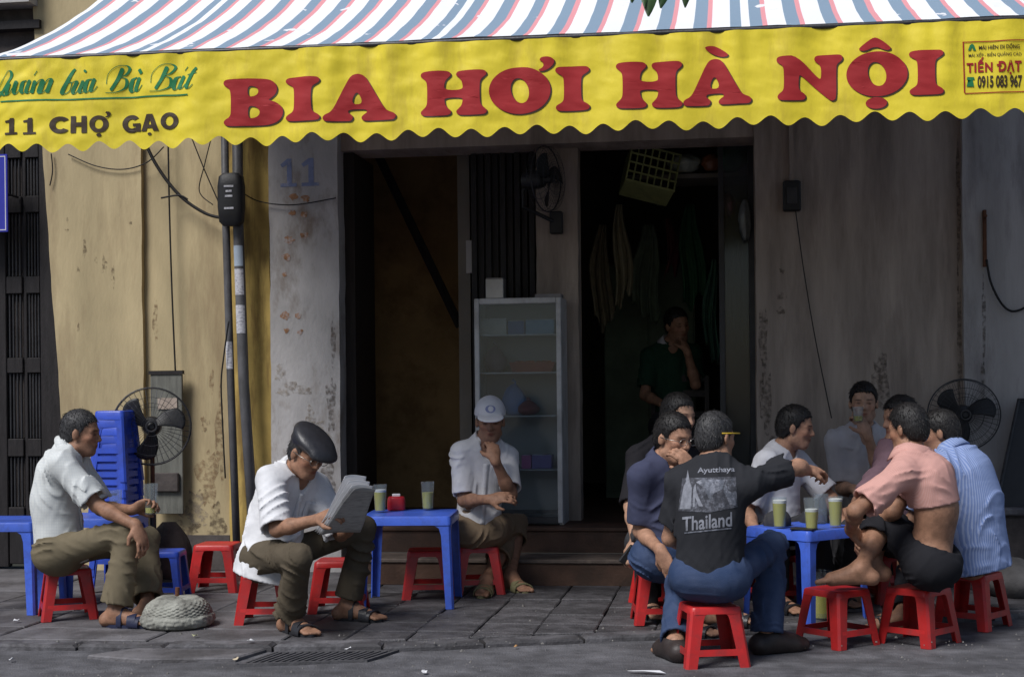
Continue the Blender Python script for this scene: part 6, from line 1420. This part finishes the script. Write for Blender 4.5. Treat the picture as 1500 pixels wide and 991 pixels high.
# 5 man half hidden behind
p5 = person('man in a black jacket with an orange shoulder stripe, half hidden behind the navy polo', 7.60, 966, (970, 652), 30, (994, 609, -.03, 40, -8, 0),
    {'R': ((925, 740), (931, 792, -.42), (921, 815, -.47), cv(-.5, .5, .5), .8), 'L': ((1015, 745), (1030, 775, -.3), (1040, 778, -.35), cv(0, .7, .5), .4)},
    {'R': ((945, 800), (950, 878), 10), 'L': ((1020, 790), (1030, 875), 40)}, SK_C,
    {'mat': C_JACKET, 'collar': False, 'hem': .06, 'sleeve': .97, 'sr': .066, 'vneck': .08}, {'mat': C_DKGREY, 'len': .9}, H_BLK, seed=15, h=.008, seat=.25, UA=.28, FA=.25)
# 6 man in navy polo
p6 = person('man in a navy polo and spectacles with a hand over his mouth', 6.98, 978, (974, 676), 34, (987, 641, -.05, 40, -12, 0),
    {'R': ((937, 770), (968, 806, -.24), (979, 832, -.26), cv(-.6, .2, .6), .35), 'L': ((1030, 735), (1014, 689, -.22), (999, 668, -.23), cv(.25, .45, .8), .7)},
    {'R': ((1010, 796), (996, 905), 60), 'L': ((1040, 800), (1052, 890), 70)}, SK_A,
    {'mat': C_NAVY, 'collar': True, 'hem': .05, 'sleeve': .84, 'sr': .068, 'vneck': .10}, {'mat': C_JEAN, 'len': .92}, dict(H_BLK, th=.010), seed=16, hunch=.02)
# 7 man in the printed black T-shirt, back to the camera
p7 = person('man in a black printed T-shirt and jeans, back turned, arm stretched over the table', 6.24, 1041, (1047, 680), 152, (1049, 641, .04, 128, -6, 3),
    {'R': ((1152, 692), (1180, 688, .28), (1200, 688, .34), cv(-.1, .8, .4), .75), 'L': ((990, 770), (1020, 800, .34), (1040, 800, .38), cv(0, .7, -.5), .4)},
    {'R': ((1129, 812), (1124, 930), 118), 'L': ((1000, 842), (990, 940), 195)}, SK_A,
    {'mat': C_BLACK, 'hem': .01, 'sleeve': .74, 'sr': .068, 'gap': .024, 'loose': .026, 'vneck': 0, 'amp': .0045}, {'mat': C_JEAN, 'len': .97, 'gap': .013, 'flare': .018, 'amp': .005, 'rise': .08}, {'mat': HR_GRY, 'th': .010, 'nape': -.07}, seed=17, fat=1.0, hip_az=160, sh_w=.152, shoulder_drop=.075, head_sz=.86)
# 8 man in white T-shirt behind the table
p8 = person('man in a white T-shirt turned to the right behind the right table', 7.80, 1142, (1144, 660), 50, (1166, 626, -.05, 72, -8, 0),
    {'R': ((1098, 738), (1109, 784, -.32), (1112, 806, -.36), cv(-.2, .2, .8), .4), 'L': ((1215, 728), (1232, 762, -.16), (1246, 768, -.20), cv(0, .7, .5), .5)},
    {'R': ((1140, 800), (1136, 872), 30), 'L': ((1205, 800), (1205, 866), 60)}, SK_A,
    {'mat': C_TEE, 'hem': .06, 'sleeve': .85, 'sr': .076, 'gap': .024, 'vneck': .02, 'amp': .005}, {'mat': C_DKGREY, 'len': .9}, dict(H_BLK, th=.012), seed=18, head_sz=.90, hunch=.03)
# 9 man at the wall, drinking
p9 = person('man in a pale grey polo drinking from a small glass against the grey wall', 8.35, 1262, (1263, 630), 2, (1265, 590, -.04, -12, -2, 0),
    {'R': ((1231, 695), (1252, 716, -.25), (1268, 722, -.30), cv(0, .7, .5), .4), 'L': ((1288, 690), (1270, 636, -.26), (1260, 612, -.24), cv(.4, .1, .8), .8)},
    {'R': ((1235, 770), (1235, 852), -8), 'L': ((1290, 770), (1290, 852), 10)}, SK_C,
    {'mat': C_GREYPOLO, 'collar': True, 'hem': .05, 'sleeve': .86, 'sr': .07, 'vneck': .10}, {'mat': C_DKGREY, 'len': .9}, dict(H_BLK, th=.010), seed=19, h=.0085, seat=.30)
# 10 man in mauve shirt
p10 = person('man in a mauve shirt mostly hidden behind the salmon-shirted man', 7.78, 1306, (1303, 658), 258, (1318, 612, .02, 285, -10, 0),
    {'L': ((1266, 725), (1246, 748, -.05), (1236, 752, -.05), cv(-.2, .7, .5), .4), 'R': ((1280, 740), (1262, 745, .25), (1250, 750, .25), cv(0, .7, .2), .4)},
    {'R': ((1240, 790), (1236, 858), 270), 'L': ((1250, 800), (1245, 864), 265)}, SK_A,
    {'mat': C_MAUVE, 'hem': .05, 'sleeve': .95, 'sr': .066, 'vneck': .03}, {'mat': C_DKGREY, 'len': .9}, H_BLK, seed=20, h=.0085, hunch=.02)
# 11 man in salmon shirt, lower back bare
p11 = person('barefoot man in a rolled-up salmon shirt and black shorts with bare lower back', 6.58, 1361, (1334, 668), 238, (1329, 628, .03, 222, -10, 0),
    {'L': ((1250, 752), (1246, 776, .02), (1262, 788, .10), cv(-.8, .2, .3), .6), 'R': ((1300, 760), (1266, 770, .25), (1258, 785, .22), cv(-.4, .5, -.5), .5)},
    {'L': ((1290, 758), (1262, 830, .25), 266), 'R': ((1300, 756), (1280, 825, .25), 272)}, SK_B,
    {'mat': C_PINK, 'collar': True, 'cropped': .53, 'sleeve': .80, 'sr': .072, 'gap': .020, 'vneck': .02, 'amp': .0045}, {'mat': C_DARK, 'name': 'shorts', 'lenR': .42, 'lenL': .42, 'gap': .018, 'rise': .0, 'flare': .02, 'low': .165}, dict(H_BLK, th=.012, nape=-.07), seed=21, head_sz=.87, hunch=.075, sh_w=.155, hip_az=252, TH=.335, SH=.335)
# 12 man in blue striped shirt
p12 = person('man in a blue striped shirt at far right, back turned, beside the grey wall', 6.98, 1420, (1394, 664), 232, (1376, 634, .03, 250, -10, 0),
    {'L': ((1345, 745), (1318, 770, .1), (1305, 775, .1), cv(-.3, .7, .3), .4), 'R': ((1390, 770), (1350, 775, .35), (1340, 775, .35), cv(0, .7, .2), .4)},
    {'L': ((1340, 800), (1322, 900), 262), 'R': ((1370, 790), (1340, 885), 260)}, SK_B,
    {'mat': C_STRIPE, 'collar': True, 'hem': .085, 'sleeve': .86, 'sr': .075, 'gap': .03, 'loose': .06, 'vneck': .02, 'amp': .0052}, {'mat': C_DARK, 'len': .9, 'gap': .002}, dict(H_BLK, th=.009, recede=.6, nape=-.06), seed=22, head_sz=.87, hunch=.06, sh_w=.16, fat=1.08)
CAST = [p1, p2, p3, p4, p5, p6, p7, p8, p9, p10, p11, p12]
# ================================================================== what people wear and hold
for s in 'RL': sandal(p1, s, M_NAVYR, M_NAVYR); sandal(p2, s, M_SOLE, M_LEATH); sandal(p3, s, M_OLIVE, M_OLIVE, strap='slide')
for p in (p7,): shoe(p, 'R', M_SHOE); shoe(p, 'L', M_SHOE)
for p in (p4, p5, p6, p8, p9, p10, p12):
    for s in 'RL': sandal(p, s, M_SOLE, M_LEATH, strap='slide')
glasses(p2, M_FRAME, .0018); glasses(p6, M_FRAME, .0016)
placket(p2, C_WHITE, 4, pocket=-1); placket(p3, C_WHITE2, 4); placket(p1, C_CHECK, 4)
# flat cap of the reading man
def headwear(p, name, m, spec):
    F = Field(p['hc'] - .24, p['hc'] + .24, .0055); R = p['HR']
    def T(x, y, z): return p['hc'] + R @ np.array([x, y, z])
    spec(F, T, R); me, _ = F.mesh(name, m, p['base']); return link(name, me, p['root'])
def flatcap(F, T, R):
    c, s = math.cos(rad(-16)), math.sin(rad(-16)); R3 = R @ np.array([[1, 0, 0], [0, c, -s], [0, s, c]])
    F.ell(T(0, .018, .076), R3, (.100, .130, .043), .02); F.ell(T(0, -.012, .052), R, (.082, .100, .042), .03); F.cone(T(-.05, .105, .040), T(.05, .105, .040), .014, .014, .03); F.ell(T(0, .11, .042), R3, (.075, .045, .014), .02)
    F.ripple(.0014, 3, 1.2); F.plane(T(0, 0, .026), -(R[:, 2] + R[:, 1] * .12))
headwear(p2, 'flat_cap', M_LEATH, flatcap)
def basecap(F, T, R):
    F.ell(T(0, -.010, .045), R, (.086, .106, .098), .02); F.plane(T(0, 0, .036), -R[:, 2])
    c, s = math.cos(rad(-14)), math.sin(rad(-14)); R3 = R @ np.array([[1, 0, 0], [0, c, -s], [0, s, c]])
    F.ell(T(0, .105, .040), R3, (.074, .072, .0085), .012)
cap = headwear(p3, 'cap', cloth_mat('cap_white', (.66, .66, .70)), basecap)
mb = MB(); rg = []
cbv = bvh_of(cap)
def on_bvh(bvh, p, d, off):
    h = bvh.ray_cast(Vector(p), Vector(d)); return None if h[0] is None else h[0] - Vector(d).normalized() * off
# cap badge
bw_ = []
for a in np.linspace(0, 2 * math.pi, 18, endpoint=False):
    q = p3['hc'] + p3['HR'] @ np.array([.028 * math.cos(a), .3, .082 + .020 * math.sin(a)]); hq = on_bvh(cbv, q, -p3['HR'][:, 1], .0025)
    if hq is not None: bw_.append(hq - Vector(p3['base']))
if len(bw_) > 8: mb.poly(bw_); mb.build('badge', mat('badge_blue', (.22, .24, .42), .6), cap)
# newspaper: a folded sheaf held by the reading man
nw = [P(519, 716, 6.53), P(550, 715, 6.60), P(527, 778, 6.82), P(469, 783, 6.74)]
nc = sum(nw, Vector()) / 4; t = empty('newspaper', nc, label='folded newspaper held up by the old man in the flat cap', cat='newspaper')
M_NEWS_SHADED = mat('newsprint_shaded', (.40, .395, .39), .85, .1, 12, .1, 60, dirt=(.14, .14, .14), dirt_amt=.4, dirt_scale=40, dirt_stretch=(.4, .4, 3), dirt_lo=.47, dirt_hi=.6)  # front sheet: shade of the underside painted into the grey, plus print rows
nn_ = (nw[1] - nw[0]).cross(nw[3] - nw[0]).normalized()
for k, (of, bend) in enumerate(((0, .0), (.006, .012), (.013, .028), (.02, .05))):
    mb = MB(); mb.grid(lambda u, v: ((nw[0] * (1 - u) + nw[1] * u) * (1 - v) + (nw[3] * (1 - u) + nw[2] * u) * v - nc + nn_ * (of + bend * (1 - v) ** 2 + .006 * math.sin(u * 4) + .004 * math.sin(v * 6)) + RT * (-.006 * k)), 14, 14)
    o = mb.build('sheet', M_NEWS_SHADED if k == 0 else M_PAPER, t, smooth=True); sm = o.modifiers.new('t', 'SOLIDIFY'); sm.thickness = .0012
# glasses in hands
J = p1['J']; c = Vector(J['WL'] + J['hdL'] * .095); g1 = beer((c.x, c.y, c.z - .060), 'nearly empty glass held up by the man in the checked shirt', .22, 0, .152, group=None)
J = p9['J']; c = P(1257, 606, 8.35 - .26); g9 = beer((c.x, c.y, c.z - .045), 'small glass held to the lips of the man in the pale grey polo', .4, 0, .085, .024, .030, group=None)
# phone in the hand of the man in the jacket
J = p5['J']; c = Vector(J['WR'] + J['hdR'] * .085); mb = MB(); mb.box(-.028, .028, -.008, .008, -.05, .05, .004); o = tag(mb.build('phone', M_BLACK, loc=c), 'black phone held in the lowered hand left of the navy polo', 'phone'); o.rotation_euler = (.3, .6, .4)
# orange shoulder stripe of the jacket
bv = bvh_of(p5['shirt']); mb = MB(); rows = []
for k in range(14):
    s = k / 13; q = (p5['J']['nk'] * (1 - s) + p5['J']['SR'] * s); row = []
    for w in (-.018, .018):
        st_p = q + p5['J']['up'] * .25 + p5['J']['fr'] * (.055 + w + .02 * s); hq = on_bvh(bv, st_p, -p5['J']['up'], .002)
        if hq is not None: row.append(hq - Vector(p5['base']))
    if len(row) == 2: rows.append(row)
if len(rows) > 2:
    mb.faces([p for r in rows for p in r], [(2 * i, 2 * i + 1, 2 * i + 3, 2 * i + 2) for i in range(len(rows) - 1)]); mb.build('shoulder_stripe', cloth_mat('orange_stripe', (.55, .25, .02)), p5['shirt'], smooth=True)
# pen behind the ear of the man in black
mb = MB(); mb.tube([hl(p7, .083, -.05, .012), hl(p7, .086, .05, .02)], .0035, 6); mb.build('pencil', mat('pencil_yellow', (.6, .4, .03), .5), p7['root'], smooth=True)
# print on the black T-shirt (world-space picture coordinates shot onto the back)
SB = bvh_of(p7['shirt']); B7 = Vector(p7['base'])
def shirt_print(me, name, m, off):
    subdiv(me, .02); bad = 0
    for v in me.vertices:
        d = ray(v.co.x, v.co.y); h = SB.ray_cast(CAM, d.normalized()); 
        if h[0] is None: h = (P(v.co.x, v.co.y, 6.0), None)
        v.co = h[0] + (h[1] * off if h[1] is not None else Vector()) - B7
    me.materials.clear(); me.materials.append(m); return link(name, me, p7['shirt'])
def subdiv_px(me, l): subdiv(me, l)
M_PR1 = mat('print_pale', (.25, .26, .30), .8, .3, 40, 0); M_PR2 = mat('print_grey', (.13, .14, .17), .8, .5, 60, 0, dirt=(.3, .31, .36), dirt_amt=.8, dirt_scale=45); M_PR3 = mat('print_dark', (.06, .062, .075), .8, .4, 60, 0, dirt=(.2, .21, .25), dirt_amt=.7, dirt_scale=60)
_sd = subdiv
def subdiv(me, l): _sd(me, 4.0 if l == .02 else l)
def ptext(body, x0, x1, y0, y1, m, rot=0, off=.02, of=.0024):
    me = text_mesh(body); fit_mesh(me, x0, x1, y0, y1); cx, cy = (x0 + x1) / 2, (y0 + y1) / 2
    for v in me.vertices: v.co.y = cy + cy - v.co.y if False else v.co.y
    lo_, hi_ = bounds(me)
    for v in me.vertices:
        yy = lo_[1] + hi_[1] - v.co.y; v.co.y = yy + math.tan(rad(rot)) * (v.co.x - cx)
    shirt_print(me, 'print_lettering', m, of)
ptext('Ayutthaya', 1022, 1076, 684, 694, M_PR1, -2)
ptext('Thailand', 1000, 1072, 753, 774, M_PR1, -6)
def pp(pts, m, off): shirt_print(fill_curve([pts]), 'print_picture', m, off)
pp([(1003, 781), (1003, 779), (1071, 772), (1071, 774)], M_PR2, .0022)
pp([(994, 748), (1000, 700), (1078, 698), (1080, 742), (1040, 750)], M_PR3, .0016)
pp([(996, 745), (1002, 712), (1005, 706), (1008, 688), (1011, 706), (1014, 714), (1012, 745)], M_PR1, .0022)
pp([(1015, 742), (1016, 716), (1019, 708), (1021, 722), (1030, 741), (1024, 741), (1019, 728), (1018, 742)], M_PR1, .0022)
pp([(1020, 706), (1028, 702), (1062, 702), (1058, 716), (1046, 722), (1040, 733), (1034, 720), (1028, 712)], M_PR2, .0022)
pp([(1062, 706), (1066, 718), (1076, 722), (1078, 740), (1068, 738), (1064, 726), (1060, 720)], M_PR2, .0022)
subdiv = _sd
